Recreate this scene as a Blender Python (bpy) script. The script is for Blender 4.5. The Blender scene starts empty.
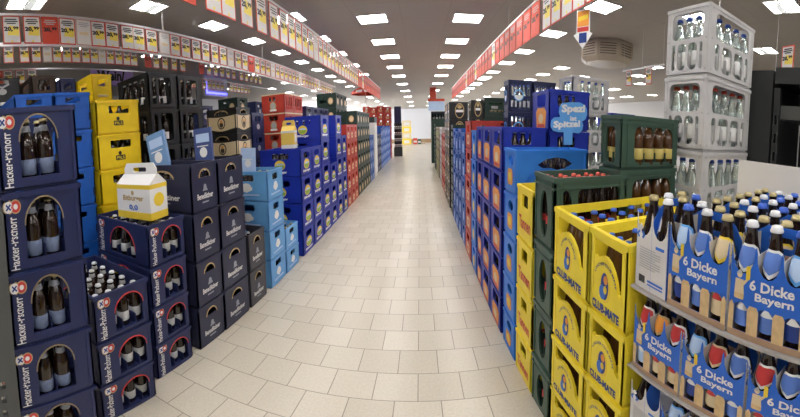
import bpy, math, random
from mathutils import Matrix, Vector
from mathutils.geometry import tessellate_polygon
random.seed(7)
C = bpy.context.scene.collection
SC = bpy.context.scene
PI = math.pi
H0 = 1.55

# ------------------------------------------------------------------ materials
MATS = {}
def mat(name, col, rough=.5, metal=0., spec=.5, var=.08, nscale=9., bump=0., emit=None, trans=0., coat=0., ior=1.45):
    if name in MATS: return MATS[name]
    m = bpy.data.materials.new(name); m.use_nodes = True; MATS[name] = m
    nt = m.node_tree; b = nt.nodes['Principled BSDF']
    c = tuple(col) + (1,)
    b.inputs['Base Color'].default_value = c
    b.inputs['Roughness'].default_value = rough
    b.inputs['Metallic'].default_value = metal
    b.inputs['Specular IOR Level'].default_value = spec
    b.inputs['IOR'].default_value = ior
    b.inputs['Transmission Weight'].default_value = trans
    b.inputs['Coat Weight'].default_value = coat
    if emit:
        b.inputs['Emission Color'].default_value = tuple(emit[:3]) + (1,)
        b.inputs['Emission Strength'].default_value = emit[3]
    if var > 0:
        tc = nt.nodes.new('ShaderNodeTexCoord'); n = nt.nodes.new('ShaderNodeTexNoise')
        n.inputs['Scale'].default_value = nscale; n.inputs['Detail'].default_value = 4
        nt.links.new(tc.outputs['Object'], n.inputs['Vector'])
        r = nt.nodes.new('ShaderNodeMapRange')
        r.inputs['To Min'].default_value = 1 - var; r.inputs['To Max'].default_value = 1 + var
        nt.links.new(n.outputs['Fac'], r.inputs['Value'])
        v = nt.nodes.new('ShaderNodeVectorMath'); v.operation = 'SCALE'
        v.inputs[0].default_value = col
        nt.links.new(r.outputs[0], v.inputs['Scale']); nt.links.new(v.outputs[0], b.inputs['Base Color'])
        if bump > 0:
            bp = nt.nodes.new('ShaderNodeBump'); bp.inputs['Strength'].default_value = bump; bp.inputs['Distance'].default_value = .002
            nt.links.new(n.outputs['Fac'], bp.inputs['Height']); nt.links.new(bp.outputs[0], b.inputs['Normal'])
    return m
def plastic(name, col, rough=.42): return mat(name, col, rough, spec=.5, var=.12, nscale=14, bump=.15)

NAVY = plastic('navy plastic', (.018, .026, .095))
BEN = plastic('slate navy plastic', (.025, .029, .064), .36)
SLATE = plastic('slate grey plastic', (.045, .045, .060), .36)
SKY = plastic('sky blue plastic', (.13, .36, .70))
ROYAL = plastic('royal blue plastic', (.010, .030, .36))
BRIGHT = plastic('bright blue plastic', (.02, .16, .68))
MIDBLUE = plastic('mid blue plastic', (.012, .10, .45))
REDP = plastic('red plastic', (.52, .05, .03))
YEL = plastic('yellow plastic', (.88, .62, .012))
YEL2 = plastic('lemon yellow plastic', (.88, .70, .04))
DGREEN = plastic('bottle green plastic', (.046, .092, .068))
DGREEN2 = plastic('blackish green plastic', (.012, .034, .026))
BLACK = plastic('black plastic', (.014, .015, .018))
BROWNP = plastic('brown plastic', (.055, .035, .026))
GREYP = plastic('pale grey plastic', (.56, .55, .56), .5)
LBLUE = plastic('adelholz blue plastic', (.03, .20, .72))
WHITE = mat('white print', (.80, .80, .80), .5, var=.03)
CREAM = mat('cream print', (.72, .58, .36), .5, var=.05)
GOLD = mat('gold print', (.50, .36, .17), .45, var=.08)
REDPR = mat('red print', (.58, .05, .05), .45, var=.05)
DBLUEPR = mat('dark blue print', (.02, .05, .25), .45, var=.05)
BLUEPR = mat('blue print', (.04, .17, .62), .45, var=.05)
SKYPR = mat('light blue print', (.12, .38, .80), .45, var=.05)
PALEB = mat('pale blue print', (.45, .60, .85), .45, var=.05)
ORPR = mat('orange print', (.80, .32, .05), .45, var=.05)
GREENPR = mat('lime green print', (.30, .48, .05), .45, var=.05)
YELPR = mat('yellow print', (.85, .62, .05), .45, var=.05)
BLKPR = mat('black print', (.02, .02, .02), .45, var=.05)
GREYPR = mat('grey print', (.42, .42, .42), .45, var=.05)
GRYBLUE = mat('grey emblem print', (.30, .32, .38), .45, var=.05)
CARDB = mat('cardboard white', (.70, .68, .66), .75, var=.04)
KRAFT = mat('cardboard brown', (.42, .28, .18), .75, var=.15, nscale=30)
WHEAT = mat('wheat print', (.66, .47, .24), .6, var=.25, nscale=60)
PACKB = mat('carrier blue', (.025, .14, .62), .45, var=.04)
BROWNG = mat('brown glass', (.017, .0085, .005), .06, spec=.6, var=0, coat=.3)
GREENG = mat('green glass', (.012, .055, .022), .06, spec=.6, var=0, coat=.3)
AMBERG = mat('amber drink', (.11, .05, .015), .07, spec=.6, var=0, coat=.3)
CLEARG = mat('clear glass', (.78, .90, .86), .03, var=0, trans=.88)
CAPW = mat('white cap', (.66, .67, .70), .35, var=0)
CAPG = mat('gold cap', (.42, .35, .18), .3, metal=.5, var=0)
CAPR = mat('red cap', (.60, .08, .05), .35, var=0)
CAPB = mat('blue cap', (.03, .10, .50), .35, var=0)
CAPK = mat('black cap', (.05, .05, .05), .35, var=0)
ALU = mat('aluminium', (.62, .62, .64), .4, metal=.6, var=.03)
STEELG = mat('grey steel', (.085, .09, .09), .5, var=.05)
BLKST = mat('black steel', (.034, .037, .038), .45, var=.08)
WOOD = mat('pallet wood', (.38, .25, .14), .8, var=.25, nscale=20)
DARKIN = mat('dark inside', (.02, .02, .022), .7, var=0)

# ------------------------------------------------------------------ mesh builder
_txt = {}
def text_mesh(s, bold=.0):
    k = (s, bold)
    if k in _txt: return _txt[k]
    cu = bpy.data.curves.new('t', 'FONT'); cu.body = s; cu.resolution_u = 2; cu.offset = bold
    cu.align_x = 'CENTER'
    o = bpy.data.objects.new('t', cu); C.objects.link(o)
    bpy.context.view_layer.update()
    me = bpy.data.meshes.new_from_object(o.evaluated_get(bpy.context.evaluated_depsgraph_get()))
    vs = [tuple(v.co) for v in me.vertices]; fs = [tuple(p.vertices) for p in me.polygons]
    bpy.data.objects.remove(o); bpy.data.curves.remove(cu); bpy.data.meshes.remove(me)
    x0 = min(v[0] for v in vs); x1 = max(v[0] for v in vs); y0 = min(v[1] for v in vs); y1 = max(v[1] for v in vs)
    vs = [((v[0]-x0)/(x1-x0), (v[1]-y0)/(y1-y0)) for v in vs]
    _txt[k] = (vs, fs); return _txt[k]

def circ(cx, cz, rx, rz=None, n=20, a0=0., a1=2*PI):
    rz = rz or rx
    full = abs(a1-a0-2*PI) < 1e-6
    m = n if full else n+1
    return [(cx+rx*math.cos(a0+(a1-a0)*i/n), cz+rz*math.sin(a0+(a1-a0)*i/n)) for i in range(m)]
def rrect(u0, v0, u1, v1, r=.01, n=3):
    r = min(r, (u1-u0)/2*.98, (v1-v0)/2*.98); p = []
    for cx, cz, a in ((u1-r, v1-r, 0), (u0+r, v1-r, PI/2), (u0+r, v0+r, PI), (u1-r, v0+r, 3*PI/2)):
        p += circ(cx, cz, r, n=n, a0=a, a1=a+PI/2)
    return p
def arch(u0, v0, u1, v1, n=12, k=1.):
    r = (u1-u0)/2; rz = min(r*k, v1-v0-.001)
    return [(u0, v0), (u1, v0)] + circ((u0+u1)/2, v1-rz, r, rz, n=n, a0=0, a1=PI)

class MB:
    def __init__(s): s.v = []; s.f = []; s.m = []; s.sm = []; s.mats = []
    def mi(s, m):
        if m not in s.mats: s.mats.append(m)
        return s.mats.index(m)
    def add(s, vs, fs, m, M=None, smooth=False):
        o = len(s.v); i = s.mi(m)
        s.v += [tuple(M @ Vector(v)) for v in vs] if M else [tuple(v) for v in vs]
        s.f += [tuple(x+o for x in f) for f in fs]; s.m += [i]*len(fs); s.sm += [smooth]*len(fs)
    def box(s, x0, y0, z0, x1, y1, z1, m, M=None):
        v = [(x, y, z) for x in (x0, x1) for y in (y0, y1) for z in (z0, z1)]
        s.add(v, [(0, 1, 3, 2), (4, 6, 7, 5), (0, 4, 5, 1), (2, 3, 7, 6), (0, 2, 6, 4), (1, 5, 7, 3)], m, M)
    def plate(s, outer, holes, t, m, M=None, n0=0.):
        """a board in the (u,v) plane, from n0-t to n0 along the outward normal"""
        loops = [outer] + holes
        tri = tessellate_polygon([[Vector((u, v, 0)) for u, v in l] for l in loops])
        pts = [p for l in loops for p in l]; n = len(pts)
        vs = [(u, v, n0) for u, v in pts] + [(u, v, n0-t) for u, v in pts]
        fs = [tuple(x) for x in tri] + [tuple(i+n for i in reversed(x)) for x in tri]
        o = 0
        for l in loops:
            k = len(l)
            fs += [(o+i, o+(i+1) % k, o+(i+1) % k+n, o+i+n) for i in range(k)]
            o += k
        s.add(vs, fs, m, M)
    def strip(s, path, w, m, M=None, n0=.004, t=.004, closed=False):
        """a raised band that follows a path in (u,v)"""
        k = len(path); L = []; R = []
        for i in range(k):
            a = path[(i-1) % k] if closed or i > 0 else path[i]; b = path[(i+1) % k] if closed or i < k-1 else path[i]
            dx, dz = b[0]-a[0], b[1]-a[1]; d = math.hypot(dx, dz) or 1; nx, nz = -dz/d*w/2, dx/d*w/2
            L.append((path[i][0]+nx, path[i][1]+nz)); R.append((path[i][0]-nx, path[i][1]-nz))
        vs = []
        for a, b in zip(L, R): vs += [(a[0], a[1], n0), (b[0], b[1], n0), (a[0], a[1], n0-t), (b[0], b[1], n0-t)]
        fs = []
        for i in range(k if closed else k-1):
            a = 4*i; b = 4*((i+1) % k)
            fs += [(a, a+1, b+1, b), (a+2, b+2, b+3, a+3), (a, b, b+2, a+2), (a+1, a+3, b+3, b+1)]
        s.add(vs, fs, m, M)
    def disc(s, poly, m, M=None, n0=.002): s.plate(poly, [], .0015, m, M, n0)
    def lathe(s, prof, seg, m, cx=0, cy=0, z=0, M=None):
        vs = []; fs = []
        for r, h in prof:
            vs += [(cx+r*math.cos(2*PI*i/seg), cy+r*math.sin(2*PI*i/seg), z+h) for i in range(seg)]
        for j in range(len(prof)-1):
            for i in range(seg):
                k = (i+1) % seg
                fs.append((j*seg+i, j*seg+k, (j+1)*seg+k, (j+1)*seg+i))
        fs.append(tuple(range(seg-1, -1, -1))); fs.append(tuple((len(prof)-1)*seg+i for i in range(seg)))
        s.add(vs, fs, m, M, True)
    def text(s, t, u0, v0, w, h, m, M=None, n0=.0015, rot=False, shear=0., bold=.02, arc=None):
        vs, fs = text_mesh(t, bold)
        out = []
        for x, y in vs:
            if rot: out.append((u0+(1-y)*w, v0+x*h, n0))
            elif arc:
                a = arc[1]-(x-.5)*arc[2]; r = arc[0]+y*h
                out.append((u0+r*math.cos(a), v0+r*math.sin(a), n0))
            else: out.append((u0+x*w, v0+y*h+shear*x*w, n0))
        s.add(out, fs, m, M)
    def mesh(s, name):
        me = bpy.data.meshes.new(name); me.from_pydata(s.v, [], s.f)
        for m in s.mats: me.materials.append(m)
        me.polygons.foreach_set('material_index', s.m); me.polygons.foreach_set('use_smooth', s.sm)
        me.update(); return me
    def build(s, name, parent=None):
        o = bpy.data.objects.new(name, s.mesh(name)); C.objects.link(o)
        if parent: o.parent = parent
        return o
def tag(o, label=None, cat=None, group=None, kind=None):
    if label: o['label'] = label
    if cat: o['category'] = cat
    if group: o['group'] = group
    if kind: o['kind'] = kind
    return o
def empty(name, loc, rz=0):
    o = bpy.data.objects.new(name, None); C.objects.link(o); o.location = loc; o.rotation_euler = (0, 0, rz); o.empty_display_size = .05
    return o
def inst(name, mesh, parent=None, loc=(0, 0, 0)):
    o = bpy.data.objects.new(name, mesh); C.objects.link(o); o.location = loc
    if parent: o.parent = parent
    return o
NUM = ['one', 'two', 'three', 'four', 'five', 'six']
ORD = ['first', 'second', 'third', 'fourth', 'fifth', 'sixth', 'seventh', 'eighth', 'ninth', 'tenth', 'eleventh', 'twelfth']
def ordn(i):
    if i < 12: return ORD[i]
    n = i+1
    return '%d%s' % (n, 'th' if 10 < n % 100 < 20 else {1: 'st', 2: 'nd', 3: 'rd'}.get(n % 10, 'th'))
def clip16(s):
    w = s.split(); assert len(w) <= 16, s
    return s

# ------------------------------------------------------------------ bottles
AMBERD = mat('dark amber glass', (.07, .028, .008), .07, spec=.6, var=0, coat=.3)
AMBL = mat('yellow paper label', (.55, .45, .14), .6, var=.1)
TOWL = mat('dim blue label', (.13, .17, .28), .5, var=.3, nscale=60)
OFFW = mat('off white label', (.52, .54, .56), .5, var=.05)
# style: glass, cap, label colour, neck colour
BST = {
 'hacker': (BROWNG, CAPW, OFFW, GREYPR, 'brown bottle with white label'),
 'hackertower': (BROWNG, CAPG, TOWL, GRYBLUE, 'dark bottle with blue label'),
 'ben': (BROWNG, CAPW, CREAM, None, 'brown beer bottle'),
 'sky': (BROWNG, CAPG, PALEB, None, 'brown bottle, pale blue label'),
 'royal': (BROWNG, CAPW, GREENPR, None, 'brown bottle with green label'),
 'red': (BROWNG, CAPG, REDPR, None, 'brown bottle with red label'),
 'green': (GREENG, CAPG, CREAM, None, 'green bottle with cream label'),
 'yellow': (BROWNG, CAPG, CREAM, None, 'small brown bottle'),
 'club': (AMBERG, CAPB, None, None, 'amber bottle with blue cap'),
 'amber': (AMBERD, CAPG, AMBL, None, 'brown bottle with yellow label'),
 'amberred': (BROWNG, CAPR, REDPR, None, 'brown bottle with red cap'),
 'spezi': (BROWNG, CAPW, ORPR, None, 'brown bottle with orange label'),
 'clear': (CLEARG, CAPB, WHITE, None, 'clear bottle with blue cap'),
 'clearred': (CLEARG, CAPR, WHITE, None, 'clear bottle with red cap'),
 'darkb': (BROWNG, CAPW, WHITE, None, 'dark bottle with white label'),
}
def bprof(h, r):
    P = [(0, 0), (.86, 0), (1, .016), (1, .54), (.98, .60), (.90, .67), (.76, .74), (.60, .80), (.48, .87), (.43, .94), (.47, .945), (.47, .965)]
    return [(a*r, b*h) for a, b in P]
def rad_at(h, r, z):
    P = bprof(h, r)
    for (r0, z0), (r1, z1) in zip(P[1:], P[2:]):
        if z0 <= z <= z1 and z1 > z0: return r0+(r1-r0)*(z-z0)/(z1-z0)
    return r
_bm = {}
def bottle_meshes(style, h, r, seg):
    r = round(r, 3); h = round(h, 2)
    k = (style, round(h, 3), round(r, 4), seg)
    if k in _bm: return _bm[k]
    g, cap, lab, neck, _ = BST[style]
    b = MB(); b.lathe(bprof(h, r), seg, g)
    c = MB(); rc = .5*r; z = .952*h
    c.lathe([(rc*1.08, 0), (rc*1.12, .003), (rc, .006), (rc*.92, .048*h), (rc*.7, .052*h)], max(8, seg), cap, z=z)
    out = [('glass', b.mesh('glass')), ('cap', c.mesh('cap'))]
    if lab:
        l = MB(); z0, z1 = (.14*h, .38*h)
        l.lathe([(r*1.0, z0), (r*1.02, z0+.001), (r*1.02, z1-.001), (r*1.0, z1)], seg, lab)
        out.append(('label', l.mesh('label')))
    if neck:
        l = MB(); z0, z1 = (.80*h, .90*h)
        l.lathe([(rad_at(h, r, z0)*1.02, z0), (rad_at(h, r, z0)*1.06, z0+.001), (rad_at(h, r, z1)*1.06, z1-.001), (rad_at(h, r, z1)*1.02, z1)], seg, neck)
        out.append(('neck_label', l.mesh('neck_label')))
    _bm[k] = out; return out
NB = [0]
CAND = []
def bottle(*a): CAND.append(a)
def bottle_now(style, loc, h, r, seg, label, group):
    t = bottle_meshes(style, h, r, seg)
    o = inst('bottle', t[0][1], None, loc); o.rotation_euler = (0, 0, random.random()*6)
    for n, me in t[1:]: inst({'cap': 'bottle_cap', 'label': 'bottle_label', 'neck_label': 'neck_label'}[n], me, o)
    tag(o, clip16(label), 'bottle', group); NB[0] += 1
    return o

# ------------------------------------------------------------------ crates
def faceM(kind, L, D):
    # columns: u, v, n
    def mk(u, v, n, o): return Matrix(((u[0], v[0], n[0], o[0]), (u[1], v[1], n[1], o[1]), (u[2], v[2], n[2], o[2]), (0, 0, 0, 1)))
    if kind == 'A': return mk((1, 0, 0), (0, 0, 1), (0, -1, 0), (-L/2, -D/2, 0))
    if kind == 'A2': return mk((-1, 0, 0), (0, 0, 1), (0, 1, 0), (L/2, D/2, 0))
    if kind == 'BL': return mk((0, -1, 0), (0, 0, 1), (-1, 0, 0), (-L/2, D/2, 0))   # end at -x
    if kind == 'BR': return mk((0, 1, 0), (0, 0, 1), (1, 0, 0), (L/2, -D/2, 0))     # end at +x
def wave_hole(W, H):
    p = [(.13*W, .89*H), (.13*W, .70*H), (.19*W, .67*H), (.26*W, .70*H), (.36*W, .735*H), (.46*W, .735*H), (.56*W, .70*H), (.66*W, .62*H), (.73*W, .52*H), (.77*W, .40*H), (.86*W, .36*H), (.86*W, .88*H)]
    return [p]
def slots(W, H, n, u0, u1, v0, v1, gap=.35, r=.02):
    w = (u1-u0)*W/(n+gap*(n-1)); out = []
    for i in range(n):
        a = u0*W+i*w*(1+gap); out.append(rrect(a, v0*H, a+w, v1*H, min(r, w*.45)))
    return out
K = {}
RIMG = mat('dim gold print', (.27, .21, .13), .5, var=.05)
def kind(name, body, style, holes, decals, desc, rim=True, ribs=0): K[name] = dict(body=body, style=style, holes=holes, decals=decals, desc=desc, rim=rim, ribs=ribs)

# --- Hacker-Pschorr
def hp_holes(W, H, f, tower):
    if tower: return [arch(.26*W, .15*H, .74*W, .90*H)]
    return [arch(.36*W, .10*H, .88*W, .84*H, k=.75)] if f == 'A' else [arch(.30*W, .12*H, .78*W, .84*H, k=.75)]
def hp_dec(d, M, W, H, f, tower):
    if tower: a = (.26*W, .74*W, .90*H, 1.); rimm = GOLD; tu, tw, eu = .045, .11, .10
    elif f == 'A': a = (.36*W, .88*W, .84*H, .75); rimm = REDPR; tu, tw, eu = .09, .11, .17
    else: a = (.30*W, .78*W, .84*H, .75); rimm = REDPR; tu, tw, eu = .06, .10, .12
    r = (a[1]-a[0])/2; rz = r*a[3]
    d('handle_rim').strip(circ((a[0]+a[1])/2, a[2]-rz, r+.002, rz+.002, n=14, a0=0, a1=PI), .006 if tower else .007, RIMG if tower else rimm, M, .003, .003)
    d('lettering').text('Hacker-Pschorr', tu*W, .05*H, tw*W, .66*H, WHITE, M, .002, rot=True, bold=.012)
    e = d('emblem'); er = .062*min(W, .45) + .002
    for dx, cc in ((-.55*er, DBLUEPR), (.75*er, REDPR)):
        e.disc(circ(eu*W+dx, .83*H, er, n=18), GOLD, M, .002)
        e.disc(circ(eu*W+dx, .83*H, er*.82, n=18), WHITE if cc is DBLUEPR else cc, M, .003)
        if cc is DBLUEPR:
            e.strip([(eu*W+dx-er*.4, .83*H-er*.4), (eu*W+dx+er*.4, .83*H+er*.4)], er*.25, DBLUEPR, M, .004, .001)
            e.strip([(eu*W+dx-er*.4, .83*H+er*.4), (eu*W+dx+er*.4, .83*H-er*.4)], er*.25, DBLUEPR, M, .004, .001)
        else: e.disc(circ(eu*W+dx, .83*H, er*.4, n=10), WHITE, M, .004)
kind('hp_tower', NAVY, 'hackertower', lambda W, H, f: hp_holes(W, H, f, 1), lambda d, M, W, H, f: hp_dec(d, M, W, H, f, 1), 'navy beer crate with gold arch')
kind('hp', NAVY, 'hacker', lambda W, H, f: hp_holes(W, H, f, 0), lambda d, M, W, H, f: hp_dec(d, M, W, H, f, 0), 'navy beer crate with red arch')
# --- Benediktiner
def ben_dec(d, M, W, H, f):
    d('handle_rim').strip(circ(.5*W, .70*H, .20*W+.002, .166*H, n=12, a0=0, a1=PI), .010, GOLD, M, .003, .003)
    e = d('emblem'); e.disc(circ(.5*W, .50*H, .055*min(W, .5), n=14), GRYBLUE, M); e.disc([(.5*W-.035, .42*H), (.5*W+.035, .42*H), (.5*W+.012, .52*H), (.5*W-.012, .52*H)], GRYBLUE, M, .003)
    d('lettering').text('Benediktiner', .20*W, .26*H, .60*W, .12*H, WHITE, M, .002, bold=.02)
    d('lettering').strip([(.38*W, .19*H), (.62*W, .19*H)], .010, GRYBLUE, M, .0015, .001)
ben_h = lambda W, H, f: [circ(.5*W, .70*H, .20*W, .165*H, n=12, a0=0, a1=PI)]
kind('ben', BEN, 'ben', ben_h, ben_dec, 'dark navy beer crate with half-moon handle')
kind('slate', SLATE, 'ben', ben_h, ben_dec, 'slate grey beer crate with half-moon handle')
# --- sky blue
def shield(cx, cz, w, h): return [(cx-w, cz+h), (cx+w, cz+h), (cx+w, cz), (cx, cz-h), (cx-w, cz)]
def sky_dec(d, M, W, H, f):
    d('emblem').disc(circ(.5*W, .50*H, .11*W, .10*H, n=14), WHITE, M)
    d('emblem').disc(shield(.5*W, .38*H, .14*W, .10*H), WHITE, M, .0025)
    d('lettering').strip([(.2*W, .20*H), (.8*W, .22*H)], .05*H, PALEB, M)
kind('sky', SKY, 'sky', lambda W, H, f: [rrect(.32*W, .66*H, .68*W, .88*H, .02)], sky_dec, 'light blue beer crate')
# --- royal blue, green hill label
def royal_dec(d, M, W, H, f):
    e = d('emblem')
    c, rw, rh = .5*W, (.24 if f == 'A' else .13)*W, .19*H
    e.disc(circ(c, .42*H, rw, rh, n=18), YELPR, M)
    e.disc(circ(c, .42*H, rw*.85, rh*.85, n=18, a0=PI, a1=2*PI), GREENPR, M, .003)
    e.disc(circ(c, .43*H, rw*.8, rh*.35, n=12, a0=0, a1=PI), PALEB, M, .003)
    d('lettering').text('Bitburger', .5*W-rw*1.3, .10*H, rw*2.6, .12*H, WHITE, M, .002, bold=.05)
kind('royal', ROYAL, 'royal', lambda W, H, f: [rrect(.26*W, .64*H, .74*W, .86*H, .03)] if f == 'A' else [rrect(.30*W, .64*H, .72*W, .86*H, .03)], royal_dec, 'royal blue crate with green label')
# --- red
def red_dec(d, M, W, H, f):
    e = d('emblem'); e.disc(rrect(.28*W, .16*H, .72*W, .50*H, .03), CREAM if f == 'A' else GOLD, M); e.disc(circ(.5*W, .33*H, .10*W, .10*H), REDPR, M, .003)
kind('red', REDP, 'red', lambda W, H, f: [rrect(.3*W, .60*H, .7*W, .85*H, .02)], red_dec, 'red beer crate')
def reda_dec(d, M, W, H, f):
    if f != 'A':
        e = d('emblem'); e.disc(circ(.5*W, .36*H, .14*W, .24*H), GOLD, M); e.disc(circ(.5*W, .38*H, .10*W, .17*H), GREYPR, M, .003); e.disc(rrect(.35*W, .10*H, .65*W, .2*H, .01), WHITE, M, .004)
    d('rim_band').box(-.002, -.0, -.0, W+.002, H*.06, .006, CREAM, M @ Matrix.Translation((0, H*.94, 0)))
kind('reda', REDP, 'red', lambda W, H, f: slots(W, H, 4, .15, .85, .15, .85) if f == 'A' else [rrect(.3*W, .62*H, .7*W, .86*H, .02)], reda_dec, 'red beer crate with tan rim')
# --- green with round gold label
def green_dec(d, M, W, H, f):
    e = d('emblem'); c = (.5*W, .42*H) if f == 'A' else (.72*W, .45*H); r = .24*min(W, H)
    e.disc(circ(*c, r, n=20), ORPR if 0 else GOLD, M); e.disc(circ(*c, r*.72, n=20), CREAM, M, .003)
kind('green', DGREEN2, 'green', lambda W, H, f: [rrect(.28*W, .70*H, .72*W, .88*H, .02)] if f == 'A' else [rrect(.28*W, .70*H, .60*W, .84*H, .02), rrect(.14*W, .3*H, .5*W, .55*H, .02)], green_dec, 'dark green crate with round gold label')
# --- yellow PILS
def pils_dec(d, M, W, H, f):
    e = d('emblem'); e.disc(circ(.48*W, .44*H, .03*W+.004, .06*H, n=8), BLKPR, M); e.disc(rrect(.38*W, .24*H, .60*W, .38*H, .008), BLKPR, M)
    d('lettering').text('PILS', .40*W, .265*H, .18*W, .085*H, YELPR, M, .004)
kind('pils', YEL, 'yellow', lambda W, H, f: [rrect(.28*W, .60*H, .76*W, .82*H, .01)], pils_dec, 'yellow crate with small black emblem')
kind('pilstop', YEL, 'yellow', lambda W, H, f: [rrect(.3*W, .55*H, .7*W, .8*H, .01)], lambda d, M, W, H, f: d('lettering').strip([(.25*W, .2*H), (.75*W, .2*H)], .02, CREAM, M), 'plain yellow beer crate')
kind('plainblue', MIDBLUE, 'darkb', lambda W, H, f: [rrect(.30*W, .72*H, .70*W, .86*H, .01)], lambda d, M, W, H, f: d('side_clip').box(W*.94, H*.25, 0, W*.99, H*.45, .012, DARKIN, M), 'plain bright blue crate')
# --- black crate with bottle windows
kind('black', BLACK, 'darkb', lambda W, H, f: [rrect(.12*W, .12*H, .26*W, .86*H, .02), rrect(.34*W, .12*H, .78*W, .88*H, .03)] if f == 'A' else slots(W, H, 4, .12, .88, .12, .86, .2), lambda d, M, W, H, f: None, 'black crate with tall windows')
# --- black with beige band and oval portrait
def fran_dec(d, M, W, H, f):
    n = 10; top = [(W*i/n, .72*H-.05*H*math.sin(PI*i/n)) for i in range(n+1)]; bot = [(W*i/n, .16*H+.05*H*math.cos(2*PI*i/n)) for i in range(n+1)]
    d('label_band').plate(top+bot[::-1], [], .002, CREAM, M, .002)
    e = d('emblem'); e.disc(circ(.5*W, .42*H, .15*min(W, .5), .23*H), BROWNP, M, .004); e.disc(circ(.5*W, .42*H, .115*min(W, .5), .18*H), CREAM, M, .005)
    e.disc(circ(.5*W, .36*H, .075*min(W, .5), .10*H), BROWNP, M, .006); e.disc(circ(.5*W, .49*H, .045*min(W, .5), .06*H), ORPR, M, .007)
    d('handle_rim').strip(circ(.5*W, .76*H, .22*W, .16*H, n=12, a0=0, a1=PI), .012, GOLD, M, .004, .004)
kind('fran', BLACK, 'darkb', lambda W, H, f: [circ(.5*W, .76*H, .20*W, .14*H, n=12, a0=0, a1=PI)], fran_dec, 'black crate with beige band and oval portrait')
# --- Club-Mate
def club_dec(d, M, W, H, f):
    e = d('emblem'); c = (.44*W, .385*H); r = .225*H
    e.disc(circ(*c, r*.56, r*.82, n=20), YELPR, M, .0012)
    e.disc(circ(c[0], c[1]+r*.05, r*.40, r*.72, n=16), DBLUEPR, M); e.disc(circ(c[0]+r*.12, c[1]+r*.42, r*.20, r*.24, n=12), ORPR, M, .003)
    e.disc(circ(c[0]-r*.2, c[1]-r*.3, r*.32, r*.4, n=12), BLUEPR, M, .003); e.disc(circ(c[0]+r*.1, c[1]-.1*r, r*.16, r*.22, n=10), YELPR, M, .004)
    d('lettering').text('CLUB-MATE', .10*W, .055*H, .74*W, .115*H, DBLUEPR, M, .002, bold=.05)
    d('arc_lettering').text('LOSCHER CLUB-MATE', c[0], c[1], .3, .030*H+.002, DBLUEPR, M, .002, bold=.02, arc=(r*1.12, PI*.47, 2.4))
kind('club', YEL2, 'club', lambda W, H, f: wave_hole(W, H), club_dec, 'yellow crate with wave-cut window')
# --- plain green with big windows
kind('biggreen', DGREEN, 'amber', lambda W, H, f: [rrect(.25*W, .10*H, .70*W, .78*H, .03)] if f == 'A' else [rrect(.20*W, .12*H, .90*W, .80*H, .04)], lambda d, M, W, H, f: None, 'dark green crate with wide window', ribs=2)
kind('greencol', DGREEN, 'amberred', lambda W, H, f: [circ(.5*W, .45*H, .20*W, .34*H, n=16)] if f == 'A' else [circ(.15*W, .58*H, .08*W, .26*H, n=12), rrect(.30*W, .30*H, .90*W, .86*H, .04)], lambda d, M, W, H, f: None, 'dark green crate with oval window', ribs=2)
# --- yellow with red script
kind('yred', YEL2, 'yellow', lambda W, H, f: [rrect(.32*W, .62*H, .68*W, .86*H, .01)], lambda d, M, W, H, f: d('lettering').text('Tannen', .14*W, .22*H, .72*W, .24*H, REDPR, M, .002, bold=.03), 'yellow crate with red script')
# --- bright blue with oval handle
def lb_dec(d, M, W, H, f):
    if f == 'A': d('emblem').disc(rrect(.30*W, .20*H, .72*W, .56*H, .03), ORPR, M); d('emblem').disc(circ(.5*W, .38*H, .13*W, .1*H), YELPR, M, .003)
    else:
        d('relief').strip(circ(.40*W, .20*H, .28*W, .36*H, n=16, a0=0, a1=PI), .03, BRIGHT, M, .006, .006)
        d('relief').strip(circ(.72*W, .10*H, .20*W, .30*H, n=12, a0=0, a1=PI), .03, BRIGHT, M, .006, .006)
def eye(W, H): return [[(.28*W, .68*H), (.40*W, .80*H), (.55*W, .84*H), (.68*W, .80*H), (.78*W, .68*H), (.66*W, .58*H), (.55*W, .55*H), (.38*W, .58*H)]]
kind('lblue', LBLUE, 'clear', lambda W, H, f: [circ(.55*W, .74*H, .20*W, .12*H, n=14)] if f == 'A' else eye(W, H), lb_dec, 'bright blue crate with oval handle')
# --- Spezi
def sp_dec(d, M, W, H, f):
    if f == 'A':
        d('emblem').disc([(.30*W, .06*H), (.80*W, .06*H), (.86*W, .46*H), (.74*W, .56*H), (.34*W, .56*H), (.24*W, .46*H)], ORPR, M); d('emblem').disc(circ(.55*W, .30*H, .14*W, .12*H), CREAM, M, .003); d('emblem').disc(rrect(.34*W, .08*H, .76*W, .16*H, .004), REDPR, M, .003)
    else: d('emblem').disc(rrect(.62*W, .05*H, .80*W, .45*H, .01), ORPR, M)
kind('spezi', ROYAL, 'spezi', lambda W, H, f: [rrect(.30*W, .60*H, .80*W, .90*H, .02)] if f == 'A' else [rrect(.2*W, .60*H, .64*W, .88*H, .02)], sp_dec, 'deep blue crate with orange label')
# --- pale grey mineral water
def wh_holes(W, H, f):
    return [rrect(.13*W, .52*H, .87*W, .90*H, .035)] + [rrect(a*W, .08*H, b*W, .46*H, .03) for a, b in ((.13, .22), (.27, .48), (.53, .74), (.79, .87))]
def wh_dec(d, M, W, H, f): pass
kind('water', GREYP, 'clear', wh_holes, wh_dec, 'pale grey mineral water crate')
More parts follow.
